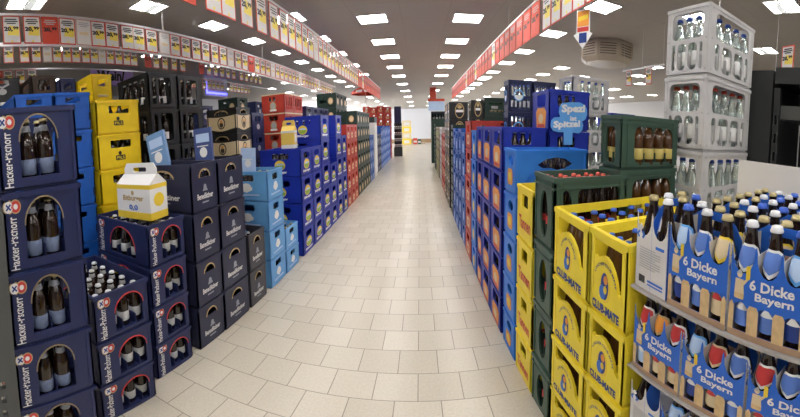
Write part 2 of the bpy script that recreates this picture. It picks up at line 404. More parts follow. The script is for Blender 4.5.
# --- navy with white crest
kind('crest', NAVY, 'clear', lambda W, H, f: slots(W, H, 5, .1, .9, .50, .88, .25)+slots(W, H, 5, .1, .9, .08, .42, .25) if f != 'A' else slots(W, H, 3, .12, .88, .2, .85), lambda d, M, W, H, f: (d('emblem').disc(circ(.42*W, .52*H, .18*W, .16*H, n=14, a0=PI, a1=2*PI), WHITE, M, .004), d('emblem').strip(circ(.42*W, .52*H, .19*W, .17*H, n=18), .012, SKYPR, M, .005, .004, True)), 'navy crate with white crest')
def ring_dec(d, M, W, H, f):
    e = d('emblem'); e.strip(circ(.55*W, .5*H, .26*min(W, H*1.2), .40*H, n=22), .018, GOLD, M, .003, .003, True); e.disc(rrect(.35*W, .42*H, .75*W, .56*H, .01), WHITE, M, .004); e.disc(circ(.55*W, .72*H, .12*W, .10*H), GOLD, M, .004)
kind('ring', BLACK, 'darkb', lambda W, H, f: [rrect(.3*W, .91*H, .7*W, .96*H, .005)], ring_dec, 'black crate with large gold ring')
kind('darkslots', DGREEN2, 'green', lambda W, H, f: [rrect(.2*W, .62*H, .85*W, .74*H, .01), rrect(.2*W, .22*H, .85*W, .34*H, .01)], lambda d, M, W, H, f: d('emblem').disc(rrect(.3*W, .40*H, .6*W, .55*H, .01), GREYPR, M), 'blackish green crate with slots')
def face_dec(d, M, W, H, f):
    e = d('emblem'); e.disc(circ(.5*W, .55*H, .12*W, .10*H), GREYPR, M); e.strip([(.3*W, .8*H), (.5*W, .68*H), (.7*W, .8*H)], .02, GREYPR, M)
    d('lettering').strip([(.2*W, .16*H), (.8*W, .16*H)], .028, WHITE, M)
kind('eagle', BLACK, 'darkb', lambda W, H, f: [rrect(.3*W, .82*H, .7*W, .93*H, .01)], face_dec, 'black crate with grey eagle emblem')
kind('brown', BROWNP, 'darkb', lambda W, H, f: [rrect(.25*W, .5*H, .75*W, .85*H, .02)], lambda d, M, W, H, f: (d('emblem').disc(circ(.45*W, .25*H, .08*W, .1*H), REDPR, M), d('lettering').strip([(.5*W, .2*H), (.9*W, .2*H)], .04, GOLD, M)), 'brown beer crate')
kind('navyplain', NAVY, 'darkb', lambda W, H, f: [rrect(.25*W, .6*H, .75*W, .85*H, .02)], lambda d, M, W, H, f: d('emblem').disc(circ(.5*W, .35*H, .12*W, .13*H), GREYPR, M), 'navy crate with grey emblem')
kind('midblue', MIDBLUE, 'clear', lambda W, H, f: [rrect(.3*W, .62*H, .7*W, .84*H, .02)], lambda d, M, W, H, f: (d('emblem').disc(rrect(.38*W, .12*H, .62*W, .5*H, .02), PALEB, M)), 'mid blue crate')
kind('skytall', LBLUE, 'clear', lambda W, H, f: [circ(.5*W, .74*H, .2*W, .12*H, n=12)], lambda d, M, W, H, f: (d('emblem').disc(circ(.5*W, .36*H, .14*W, .2*H), YELPR, M)), 'light blue crate with yellow oval')
kind('greycrate', GREYP, 'darkb', lambda W, H, f: [rrect(.25*W, .5*H, .75*W, .85*H, .02)], lambda d, M, W, H, f: d('emblem').disc(rrect(.3*W, .1*H, .7*W, .4*H, .02), BLKPR, M), 'grey crate with black label')
kind('tan', plastic('tan plastic', (.30, .25, .15)), 'darkb', lambda W, H, f: [rrect(.25*W, .6*H, .75*W, .85*H, .02)], lambda d, M, W, H, f: d('emblem').disc(rrect(.3*W, .1*H, .7*W, .45*H, .02), GREENPR, M), 'tan crate')

_cm = {}
def crate_meshes(kn, L, D, H, sideend, body=None):
    key = (kn, round(L, 3), round(D, 3), round(H, 3), sideend)
    if key in _cm: return _cm[key]
    k = K[kn]; B = body or k['body']; t = .014
    mb = MB()
    for fk in ('A', 'A2', 'BL', 'BR'):
        W = L if fk[0] == 'A' else D
        M = faceM(fk, L, D)
        mb.plate([(0, .012), (W, .012), (W, H), (0, H)], k['holes'](W, H, fk[0]), t, B, M, 0.)
        # rim lip and foot lip
        mb.box(-.004, H-.022, 0, W+.004, H-.002, .005, B, M)
        if k['ribs']:
            for u in (.09, .91): mb.box(u*W-.006, .02, 0, u*W+.006, H-.02, .006, B, M)
            mb.box(0, H*.84, 0, W, H*.84+.008, .006, B, M)
        else:
            for u in (.012, W-.03): mb.box(u, .02, 0, u+.018, H-.022, .0025, B, M)
        if kn == 'water':
            for u in (.05, .95):
                for v in (.93, .5, .08): mb.disc(circ(u*W, v*H, .007, n=8), GREYPR, M, .007)
    mb.box(-L/2+t*.9, -D/2+t*.9, .004, L/2-t*.9, D/2-t*.9, .016, B)
    mb.box(-L/2+.006, -D/2+.006, 0, L/2-.006, D/2-.006, .005, B)
    # divider walls inside
    n = 4
    for i in range(1, 4): mb.box(-L/2+L*i/n-.002, -D/2+t, .016, -L/2+L*i/n+.002, D/2-t, H*.30, B)
    for i in range(1, 5): mb.box(-L/2+t, -D/2+D*i/5-.002, .016, L/2-t, -D/2+D*i/5+.002, H*.30, B)
    parts = {}
    def d(n):
        n = n if fk == 'A' else 'end_'+n
        if n not in parts: parts[n] = MB()
        return parts[n]
    for fk in ('A', sideend):
        k['decals'](d, faceM(fk, L, D), L if fk == 'A' else D, H, fk[0])
    out = (mb.mesh('crate'), [(n, p.mesh(n)) for n, p in parts.items()])
    _cm[key] = out; return out

CRATES = []
def pallet(x0, y0, x1, y1, z, label):
    mb = MB(); n = 5
    for i in range(n):
        a = x0+(x1-x0)*i/n; mb.box(a+.01, y0, z-.022, a+(x1-x0)/n-.01, y1, z, WOOD)
    p = mb.build('pallet'); tag(p, label, 'pallet')
    for i in range(3):
        m = MB(); b = y0+(y1-y0-.1)*i/2; m.box(x0, b, 0, x1, b+.1, z-.022, WOOD); m.build('bearer', p)

def stack(kn, side, X, y0, y1, D, n, top, base=0., phrase='', short='', zA=9, zE=9, openb=False, top_style=None, seg=12, A2rows=1, gap=.006, col=None, ends=True, nshow=None, brad=None, topskip=None, bstyle=None, alt={}):
    """n crates piled from base to top; X is the aisle-side face plane; zA / zE: bottles are built behind the aisle-side / near-end windows above that height"""
    L = (y1-y0); k = K[kn]; Hc = (top-base)/n; mh = Hc-.003
    cx = X-D/2 if side == 'L' else X+D/2; cy = (y0+y1)/2; rz = PI/2 if side == 'L' else -PI/2
    se = 'BL' if side == 'L' else 'BR'
    body, parts = crate_meshes(kn, L-gap, D-gap, mh, se)
    st = bstyle or k['style']; hb = mh*.84 if kn == 'water' else mh*.90 if kn == 'greencol' else min(.27, mh*(.80 if kn == 'hp_tower' else .86)); Lc, Dc = L-gap, D-gap
    r = brad or min(.042, (Lc-.03)/8.5)
    nA, nB = 4, 5
    hA = k['holes'](Lc, mh, 'A'); hB = k['holes'](Dc, mh, 'B')
    cosr, sinr = math.cos(rz), math.sin(rz)
    def world(lx, ly, z): return (cx+lx*cosr-ly*sinr, cy+lx*sinr+ly*cosr, z)
    for i in range(n):
        z = base+i*Hc
        jx, jy = random.uniform(-.004, .004), random.uniform(-.003, .003)
        o = inst('beer_crate' if kn not in ('water', 'club', 'spezi', 'lblue') else 'drinks_crate', body, None, (cx+jx, cy+jy, z)); o.rotation_euler = (0, 0, rz)
        for pn, me in parts: inst(pn, me, o)
        CRATES.append((o, Lc, Dc, mh))
        lev = 'topmost' if i == n-1 else 'bottom' if i == 0 else ordn(i)+' up'
        tag(o, clip16('%s, %s %s' % (k['desc'], lev, phrase)), 'crate', k['desc']+' stack')
        isopen = openb and i == n-1
        cells = {}
        bz = z+.017
        innerL, innerD = Lc-.028, Dc-.028
        def pos(a, b): return (-innerL/2+innerL*(a+.5)/nA, -innerD/2+innerD*(b+.5)/nB)
        if z+mh*.5 > zA or isopen:
            for a in range(nA):
                for b in range(A2rows):
                    lx, ly = pos(a, b); u = lx+Lc/2
                    if any(min(p[0] for p in h)-r*.7 < u < max(p[0] for p in h)+r*.7 for h in hA): cells[(a, b)] = 1
        a_end = 0 if side == 'L' else nA-1
        if (z+mh*.5 > zE):
            for b in range(nB):
                lx, ly = pos(a_end, b); u = (Dc/2-ly) if side == 'L' else (ly+Dc/2)
                if any(min(p[0] for p in h)-r*.7 < u < max(p[0] for p in h)+r*.7 for h in hB): cells[(a_end, b)] = 1
        if isopen:
            for a in range(nA):
                for b in range(nB): cells[(a, b)] = 1
        for (a, b) in cells:
            lx, ly = pos(a, b); w = world(lx, ly, bz)
            aa = a if side == 'L' else nA-1-a
            s_ = alt.get(i, st)
            lab = '%s, row %s slot %s, %s crate, %s' % (BST[s_][4], NUM[b], NUM[aa], lev.replace(' up', ''), short)
            bottle(s_, (w[0]+jx, w[1]+jy, w[2]), hb, r, seg, lab, 'bottles in '+short)

# ------------------------------------------------------------------ stacks beside the aisle, far side of the aisle first
# wall of crates on the side of the navy crates (aisle face X = -1.79)
pallet(-1.87, .28, -1.40, .73, .165, 'wooden pallet under the tall navy crate tower')
stack('hp_tower', 'L', -1.42, .30, .715, .45, 5, 1.742, .17, 'in the tall front tower', 'front tower', zA=0, seg=20, A2rows=2)
stack('hp', 'L', -1.66, .86, 1.30, .72, 3, .82, 0, 'in the low stack behind the tower', 'low navy stack', zA=0, openb=True, seg=16)
stack('hp', 'L', -1.79, 1.42, 1.82, .76, 4, 1.07, 0, 'in the stack carrying the carton', 'carton stack', zA=0, zE=.75, openb=True, seg=16)
stack('ben', 'L', -1.79, 1.93, 2.30, .72, 4, 1.385, 0, 'in the first half-moon stack', 'first half-moon stack', zA=0, zE=1., openb=True)
stack('ben', 'L', -1.79, 2.31, 2.75, .72, 4, 1.385, 0, 'in the second half-moon stack', 'second half-moon stack', zA=0, openb=True)
stack('slate', 'L', -1.79, 2.79, 3.15, .62, 2, .69, 0, 'in the short slate stack', 'short slate stack', zA=0, openb=True)
stack('sky', 'L', -1.79, 3.28, 3.71, .62, 4, 1.19, 0, 'in the taller light blue stack', 'tall light blue stack', zA=0, zE=.8, openb=True)
stack('sky', 'L', -1.79, 3.74, 4.17, .62, 2, .51, 0, 'in the shorter light blue stack', 'short light blue stack', zA=0, openb=True)
for i, (a, b, n, tp) in enumerate([(4.37, 4.88, 4, 1.33), (4.89, 5.40, 4, 1.33), (5.41, 5.94, 5, 1.76), (5.95, 6.42, 3, 1.0), (6.43, 6.92, 5, 1.78), (6.93, 7.36, 4, 1.42)]):
    stack('royal', 'L', -1.79, a, b, .72, n, tp, 0, 'in the %s royal blue column' % ordn(i), '%s royal column' % ordn(i), zA=.3, zE=1.0 if i in (0, 2) else 9, openb=(i == 0), seg=8)
for i in range(3):
    stack('red', 'L', -1.79, 7.40+i*.44, 7.83+i*.44, .7, 5, 1.62, 0, 'in the %s red column past the blue' % ordn(i), '%s red column' % ordn(i))
for i in range(5):
    stack('green', 'L', -1.79, 8.75+i*.43, 9.17+i*.43, .6, 6, 1.93, 0, 'in the %s green aisle column' % ordn(i), '%s green column' % ordn(i))
for i in range(2):
    stack('midblue', 'L', -1.79, 10.95+i*.45, 11.39+i*.45, .6, 4, 1.32, 0, 'in the %s blue column past green' % ordn(i), 'blue column')
for i in range(3):
    stack('navyplain', 'L', -1.83, 12.9+i*.5, 13.38+i*.5, .6, 4, 1.3, 0, 'in the %s far navy column' % ordn(i), 'far navy column')
for i in range(9):
    stack('midblue', 'L', -1.83, 14.45+i*.5, 14.93+i*.5, .6, 5, 1.5+.04*(i % 3), 0, 'in the %s far blue column' % ordn(i), 'far blue column')
for i in range(4):
    stack('red', 'L', -1.80-i*.44, 19.2, 19.75, .43, 8, 2.50+.05*(i % 2), 0, 'in the %s far red tower' % ordn(i), 'far red tower')
# second line of stacks behind them (face X about -2.6)
for i, (a, b) in enumerate([(.73, 1.10), (1.105, 1.48)]):
    stack('plainblue', 'L', -2.62, a, b, .6, 7, 1.99, 0, 'in the %s plain blue stack' % ordn(i), 'plain blue')
stack('pils', 'L', -2.62, 1.54, 2.08, .6, 7, 1.93, 0, 'in the yellow stack behind navy', 'yellow stack', zA=.9, seg=8)
for i, (a, b) in enumerate([(2.23, 2.68), (2.69, 3.14)]):
    stack('black', 'L', -2.62, a, b, .6, 6, 2.18, .2, 'in the %s tall black stack' % ordn(i), '%s black stack' % ordn(i), zA=1.2, zE=1.5 if i == 0 else 9, seg=10)
pallet(-3.2, 2.25, -2.64, 3.12, .2, 'wooden pallet under the two black crate stacks')
stack('fran', 'L', -2.62, 3.92, 4.33, .58, 6, 1.89, 0, 'in the portrait crate stack', 'portrait stack', zE=1.5, zA=1.5, seg=8)
stack('navyplain', 'L', -2.85, 4.75, 5.2, .5, 6, 1.85, 0, 'between portrait and tan-rimmed stacks', 'navy stack')
for i, (a, b) in enumerate([(5.62, 6.09), (6.10, 6.58)]):
    stack('reda', 'L', -2.6, a, b, .52, 7, 2.16, 0, 'in the %s tan-rimmed stack' % ordn(i), '%s tan-rimmed stack' % ordn(i), zA=1.5, zE=1.5 if i == 0 else 9, seg=8)
for i in range(4):
    stack('navyplain', 'L', -2.6, 6.8+i*.46, 7.25+i*.46, .6, 7, 2.0, 0, 'in the %s navy rear column' % ordn(i), '%s navy rear column' % ordn(i), openb=(i == 0), seg=8)
for i in range(3):
    stack('green', 'L', -2.42, 8.80+i*.46, 9.25+i*.46, .60, 7, 2.38, 0, 'in the %s green rear column' % ordn(i), 'green rear column')
# third line, tops showing over the blue and yellow stacks
stack('eagle', 'L', -3.5, .62, 1.06, .6, 8, 2.30, 0, 'in the rear eagle stack', 'rear eagle stack')
stack('brown', 'L', -3.5, 1.20, 1.52, .5, 8, 2.31, 0, 'in the rear brown stack', 'rear brown stack', zA=2.0, seg=8)
stack('pilstop', 'L', -3.5, 2.03, 2.34, .5, 8, 2.33, 0, 'in the rear yellow stack', 'rear yellow stack')
stack('navyplain', 'L', -3.9, 1.75, 2.0, .5, 8, 2.36, 0, 'in the rear navy stack', 'rear navy stack')

# ------------------------------------------------------------------ wall of crates on the side of the yellow crates (aisle face X = .70)
stack('club', 'R', .70, 1.13, 1.49, .70, 4, 1.22, 0, 'in the first wave-window stack', 'first yellow open stack', zA=0, openb=True, seg=14)
stack('club', 'R', .70, .857, 1.125, .70, 4, 1.22, 0, 'in the wave-window stack beside the shelf', 'second yellow open stack', zA=0, openb=True, seg=14)
stack('greencol', 'R', .70, 1.50, 1.79, .50, 4, 1.335, 0, 'in the green aisle stack', 'green aisle stack', zA=0, zE=1., openb=True, brad=.030)
stack('yred', 'R', .70, 1.81, 2.14, .45, 4, 1.225, 0, 'in the stack beside green', 'red-script stack', zA=0, openb=True)
stack('lblue', 'R', .70, 2.19, 2.51, .62, 5, 1.41, 0, 'in the bright blue stack', 'bright blue stack', zE=1.1, openb=True, bstyle='spezi')
for i, (a, b) in enumerate([(2.59, 3.01), (3.02, 3.46), (3.47, 3.79)]):
    stack('spezi', 'R', .70, a, b, .43, 5, 1.54, 0, 'in the %s deep blue aisle column' % ordn(i), '%s deep blue column' % ordn(i), zA=0, zE=1.2 if i == 0 else 9, seg=10)
stack('spezi', 'R', 1.14, 2.59, 3.01, .43, 6, 1.82, 0, 'in the column holding the sign', 'sign column', zE=1.2, seg=10)
stack('skytall', 'R', .70, 3.83, 4.20, .45, 5, 1.5, 0, 'in the narrow light blue column', 'narrow light blue column')
for i in range(2):
    stack('red', 'R', .70+.46*i, 4.24, 4.76, .45, 5, 1.60, 0, 'in the %s red column past blue' % ordn(i), 'red column')
for i in range(4):
    stack('midblue', 'R', .70, 4.80+i*.44, 5.23+i*.44, .5, 5, 1.50 if i % 2 else 1.46, 0, 'in the %s mid blue aisle column' % ordn(i), 'mid blue column')
stack('darkslots', 'R', .70, 6.58, 7.08, .42, 5, 1.56, 0, 'in the dark column past mid blue', 'dark column')
for i in range(3):
    stack('ring', 'R', .69+.0*i, 7.28+i*.47, 7.73+i*.47, .45, 6, 1.98, 0, 'in the %s gold-ring aisle column' % ordn(i), 'gold-ring column')
stack('ring', 'R', 1.22, 7.3, 7.75, .3, 6, 2.02, 0, 'in the narrow inner gold-ring stack', 'narrow ring stack')
stack('darkslots', 'R', 1.54, 7.3, 7.75, .55, 6, 2.07, 0, 'in the inner slotted stack', 'slotted stack', openb=True, seg=8)
for i in range(3):
    stack('red', 'R', .70, 8.75+i*.45, 9.18+i*.45, .5, 4, 1.35, 0, 'in the %s far red aisle column' % ordn(i), 'far red column')
for i in range(3):
    stack('greycrate', 'R', .72, 10.15+i*.45, 10.58+i*.45, .5, 5, 1.5, 0, 'in the %s grey column' % ordn(i), 'grey column')
for i in range(4):
    stack('tan', 'R', .70, 11.6+i*.5, 12.08+i*.5, .5, 5, 1.5, 0, 'in the %s tan column' % ordn(i), 'tan column')
for i in range(2):
    stack('darkslots', 'R', .68, 13.8+i*.5, 14.28+i*.5, .5, 5, 1.6, 0, 'in the %s far slotted column' % ordn(i), 'far slotted column')
for i, xx in enumerate((1.15, 1.50)):
    stack('crest', 'R', xx, 3.95, 4.18, .34, 6, 2.03, 0, 'in the %s crest stack' % ordn(i), '%s crest stack' % ordn(i), zE=1.5, seg=8)
stack('water', 'R', 1.70, 3.2, 3.56, .52, 6, 2.03, 0, 'in the water stack behind the sign', 'rear water stack', zE=.9, zA=1.6, seg=10)
pallet(1.70, 1.31, 2.31, 1.69, .2, 'wooden pallet under the tall water tower')
stack('biggreen', 'R', 1.16, 1.52, 1.76, .51, 6, 1.625, 0, 'in the green stack before the water tower', 'inner green stack', zE=1.0, zA=1.3, seg=14, brad=.042)
stack('water', 'R', 1.69, 1.30, 1.70, .63, 5, 2.30, .2, 'in the water tower', 'water tower', zE=1.2, zA=1.2, seg=14, brad=.046, alt={3: 'clearred'})


# ------------------------------------------------------------------ cartons, boxes and signs standing on the crates
PALEY = mat('soft yellow print', (.85, .60, .12), .5, var=.05)
def carton(x, y, z, w, d, h, rz, label, main, band, text=None):
    t = empty('carton', (x, y, z), rz); tag(t, label, 'carton')
    b = MB(); b.box(-w/2, -d/2, 0, w/2, d/2, h*.62, main); 
    # sloped shoulders
    v = [(-w/2, -d/2, h*.62), (w/2, -d/2, h*.62), (w/2, d/2, h*.62), (-w/2, d/2, h*.62), (-w/2, -.012, h*.78), (w/2, -.012, h*.78), (w/2, .012, h*.78), (-w/2, .012, h*.78)]
    b.add(v, [(0, 1, 5, 4), (2, 3, 7, 6), (1, 2, 6, 5), (3, 0, 4, 7)], main); b.build('body', t)
    hd = MB(); M = Matrix(((1, 0, 0, -w/2), (0, 0, -1, 0), (0, 1, 0, h*.76), (0, 0, 0, 1)))
    hd.plate([(.02*w, 0), (.98*w, 0), (.98*w, h*.12), (.9*w, h*.22), (.1*w, h*.22), (.02*w, h*.12)], [rrect(.3*w, h*.06, .7*w, h*.14, .02)], .01, main, M, .005)
    hd.build('carry_handle', t)
    st = MB(); st.box(-w/2-.001, -d/2-.001, 0, w/2+.001, d/2+.001, h*.13, band); st.build('lower_band', t); st = MB(); st.box(-w/2-.001, -d/2-.001, h*.54, w/2+.001, d/2+.001, h*.615, band); st.build('upper_band', t)
    if text:
        l = MB()
        M = Matrix(((1, 0, 0, -w/2), (0, 0, -1, -d/2), (0, 1, 0, 0), (0, 0, 0, 1)))
        l.text(text[0], .2*w, h*.30, .62*w, h*.13, GOLD, M, .003, bold=.03); l.text(text[1], .38*w, h*.15, .26*w, h*.11, BLUEPR, M, .003, bold=.03)
        l.disc(circ(.5*w, h*.47, .04*w, n=10), GOLD, M, .003); l.build('lettering', t)
        g = MB(); M2 = Matrix(((0, 0, 1, w/2), (1, 0, 0, -d/2), (0, 1, 0, 0), (0, 0, 0, 1)))
        g.disc(circ(.5*d, h*.34, .3*d, h*.12), YELPR, M2, .002); g.build('side_print', t)
    else:
        g = MB(); M2 = Matrix(((0, 0, 1, w/2), (1, 0, 0, -d/2), (0, 1, 0, 0), (0, 0, 0, 1)))
        g.disc(rrect(.2*d, h*.2, .8*d, h*.5, .01), WHITE, M2, .002); g.build('side_print', t)
    return t
carton(-2.06, 1.60, 1.075, .40, .20, .36, .10, 'white and yellow beer carton with carry handle on the navy crates', WHITE, YELPR, ('Bitburger', '0,0'))
carton(-2.06, 4.58, 1.335, .22, .16, .36, .1, 'small yellow carton with white print on royal blue crates', PALEY, WHITE)
MUTB = mat('muted blue card', (.16, .30, .55), .5, var=.08)
MUTD = mat('muted deep blue card', (.05, .08, .24), .5, var=.08)
def leaflet(x, y, z, w, d, h, rx, ry, rz, label, m1):
    t = empty('leaflet_box', (x, y, z)); t.rotation_euler = (rx, ry, rz); tag(t, label, 'box')
    b = MB(); b.box(-w/2, -d/2, 0, w/2, d/2, h, m1); b.build('box_body', t)
    M = Matrix(((1, 0, 0, -w/2), (0, 0, -1, -d/2), (0, 1, 0, 0), (0, 0, 0, 1)))
    p = MB(); p.disc(rrect(.12*w, .62*h, .88*w, .85*h, .004), PALEB, M, .0015); p.disc(circ(.5*w, .35*h, .22*w, n=12), WHITE, M, .0015)
    p.strip([(.15*w, .52*h), (.8*w, .52*h)], .008, WHITE, M, .002, .001); p.build('printed_panel', t)
leaflet(-2.29, 2.06, 1.33, .20, .05, .30, -.05, -.22, .35, 'pale blue box tilted in the first half-moon crate', MUTB)
leaflet(-2.07, 2.47, 1.33, .19, .05, .30, -.03, -.05, .35, 'deep blue box upright in the second half-moon crate', MUTD)
leaflet(-2.16, 3.45, 1.17, .19, .05, .24, -.03, .05, .35, 'pale bluish box in the light blue crate', PALEB)
# Spezi ist Spitze! sign
t = empty('promotion_sign', (1.335, 2.565, 1.42)); tag(t, 'light blue blob-shaped promotional sign with white lettering on deep blue crates', 'sign')
M = Matrix(((1, 0, 0, -.19), (0, 0, -1, 0), (0, 1, 0, 0), (0, 0, 0, 1)))
b = MB(); b.plate([(.14, 0), (.23, 0), (.23, .09), (.30, .085), (.335, .11), (.345, .15), (.33, .175), (.365, .19), (.385, .23), (.38, .27), (.35, .30), (.30, .315), (.20, .31), (.12, .30), (.09, .27), (.085, .23), (.10, .20), (.04, .195), (.01, .17), (.005, .13), (.03, .10), (.08, .09), (.14, .09)], [], .006, SKYPR, M, 0); b.build('board', t)
b = MB(); b.text('Spezi', .11, .215, .25, .075, WHITE, M, .002, bold=.05, shear=.05); b.text('ist', .20, .175, .07, .035, WHITE, M, .002, bold=.04); b.text('Spitze!', .03, .105, .28, .065, WHITE, M, .002, bold=.05, shear=.05); b.build('lettering', t)

# ------------------------------------------------------------------ six-pack display shelf
XS = .72
SHELFG = mat('shelf grey', (.42, .41, .40), .5, var=.03)
TIERS = [1.10, .815, .53, .245]
t = empty('display_shelf', (XS, 0, 0)); tag(t, 'grey metal display shelf filled with blue bottle carriers', 'shelf')
for i, z in enumerate(TIERS):
    b = MB(); b.box(.0, -.35, z-.008, .70, .85, z-.002, SHELFG); b.build('shelf_board', t)
    b = MB(); b.box(-.006, -.35, z-.010, .0, .85, z-.002, SHELFG); b.build('price_strip', t)
for (x, y) in ((.68, .83), (.68, -.33), (.30, .83), (.0, -.33)):
    b = MB(); b.box(x, y, 0, x+.02, y+.02, 1.10, ALU); b.build('upright', t)
b = MB(); b.box(.705, -.35, .1, .72, .85, 1.46, CARDB); b.build('back_panel', t)
CORN = mat('cornflower print', (.11, .22, .62), .45, var=.05)
def nlabel(h, r, z0, z1, wmax, m, shape, seg=9, nz=7, off=.0012, a0=-PI/2):
    vs = []; fs = []
    for j in range(nz+1):
        z = z0+(z1-z0)*j/nz; s = j/nz; w = wmax*shape(s); R = rad_at(h, r, z)+off
        vs += [(R*math.cos(a0+w*(2*i/seg-1)), R*math.sin(a0+w*(2*i/seg-1)), z) for i in range(seg+1)]
    for j in range(nz):
        for i in range(seg):
            a = j*(seg+1)+i; fs.append((a, a+1, a+seg+2, a+seg+1))
    return vs, fs
heart = lambda s: max(.04, min(1, s/.40))*(1 if s < .8 else 1-.45*((s-.8)/.2)**2)
DK = {  # drinks in the carriers: cap, neck label outer/inner, belly label
 'blue': (CAPW, WHITE, CORN, CORN, 'brown bottle, blue heart label'),
 'cream': (CAPG, YELPR, CREAM, CREAM, 'brown bottle with cream labels'),
 'sky': (CAPB, SKYPR, PALEB, DBLUEPR, 'brown bottle, light blue label'),
 'plain': (CAPG, None, None, PALEB, 'plain brown bottle with gold cap'),
 'red': (CAPG, WHITE, REDPR, CREAM, 'brown bottle, red heart label'),
 'gold': (CAPG, GOLD, ORPR, CREAM, 'brown bottle, gold shield label'),
 'dark': (CAPK, WHITE, REDPR, PALEB, 'dark bottle, round white seal'),
 'wine': (CAPG, CREAM, REDPR, CREAM, 'brown bottle, wine red label'),
}
_dm = {}
def dmesh(k):
    if k in _dm: return _dm[k]
    cap, no, ni, bl, _ = DK[k]; h, r = .268, .0362
    g = MB(); g.lathe(bprof(h, r), 24, BROWNG); c = MB(); rc = .455*r
    # crown cap with a ridged skirt
    prof = [(rc*1.15, 0), (rc*1.17, .003), (rc*1.02, .007), (rc*.95, .012), (rc*.7, .0135)]
    c.lathe(prof, 21, cap, z=.955*h)
    out = [g.mesh('bottle'), ('bottle_cap', c.mesh('cap'))]
    if no:
        n = MB(); n.add(*nlabel(h, r, .59*h, .82*h, 1.5, no, heart), no, None, True); n.add(*nlabel(h, r, .625*h, .80*h, 1.22, ni, heart, off=.002), ni, None, True)
        out.append(('neck_label', n.mesh('neck')))
    l = MB(); one = lambda s: 1
    l.add(*nlabel(h, r, .10*h, .50*h, 1.5, bl, one, 12, 2, .0012), bl, None, True)
    l.add(*nlabel(h, r, .25*h, .32*h, .55, WHITE, lambda s: 1-s*.8, 9, 3, .0018), WHITE if bl not in (CREAM,) else REDPR, None, True)
    out.append(('front_label', l.mesh('label')))
    _dm[k] = out; return out
def dbottle(k, x, y, z, label, a=0):
    m = dmesh(k); o = inst('beer_bottle', m[0], None, (x, y, z)); o.rotation_euler = (0, 0, a)
    for n, me in m[1:]: inst(n, me, o)
    tag(o, clip16(label), 'bottle', 'bottles in the carriers on the display shelf')
_pk = {}
SALM = mat('salmon print', (.62, .42, .30), .6, var=.05)
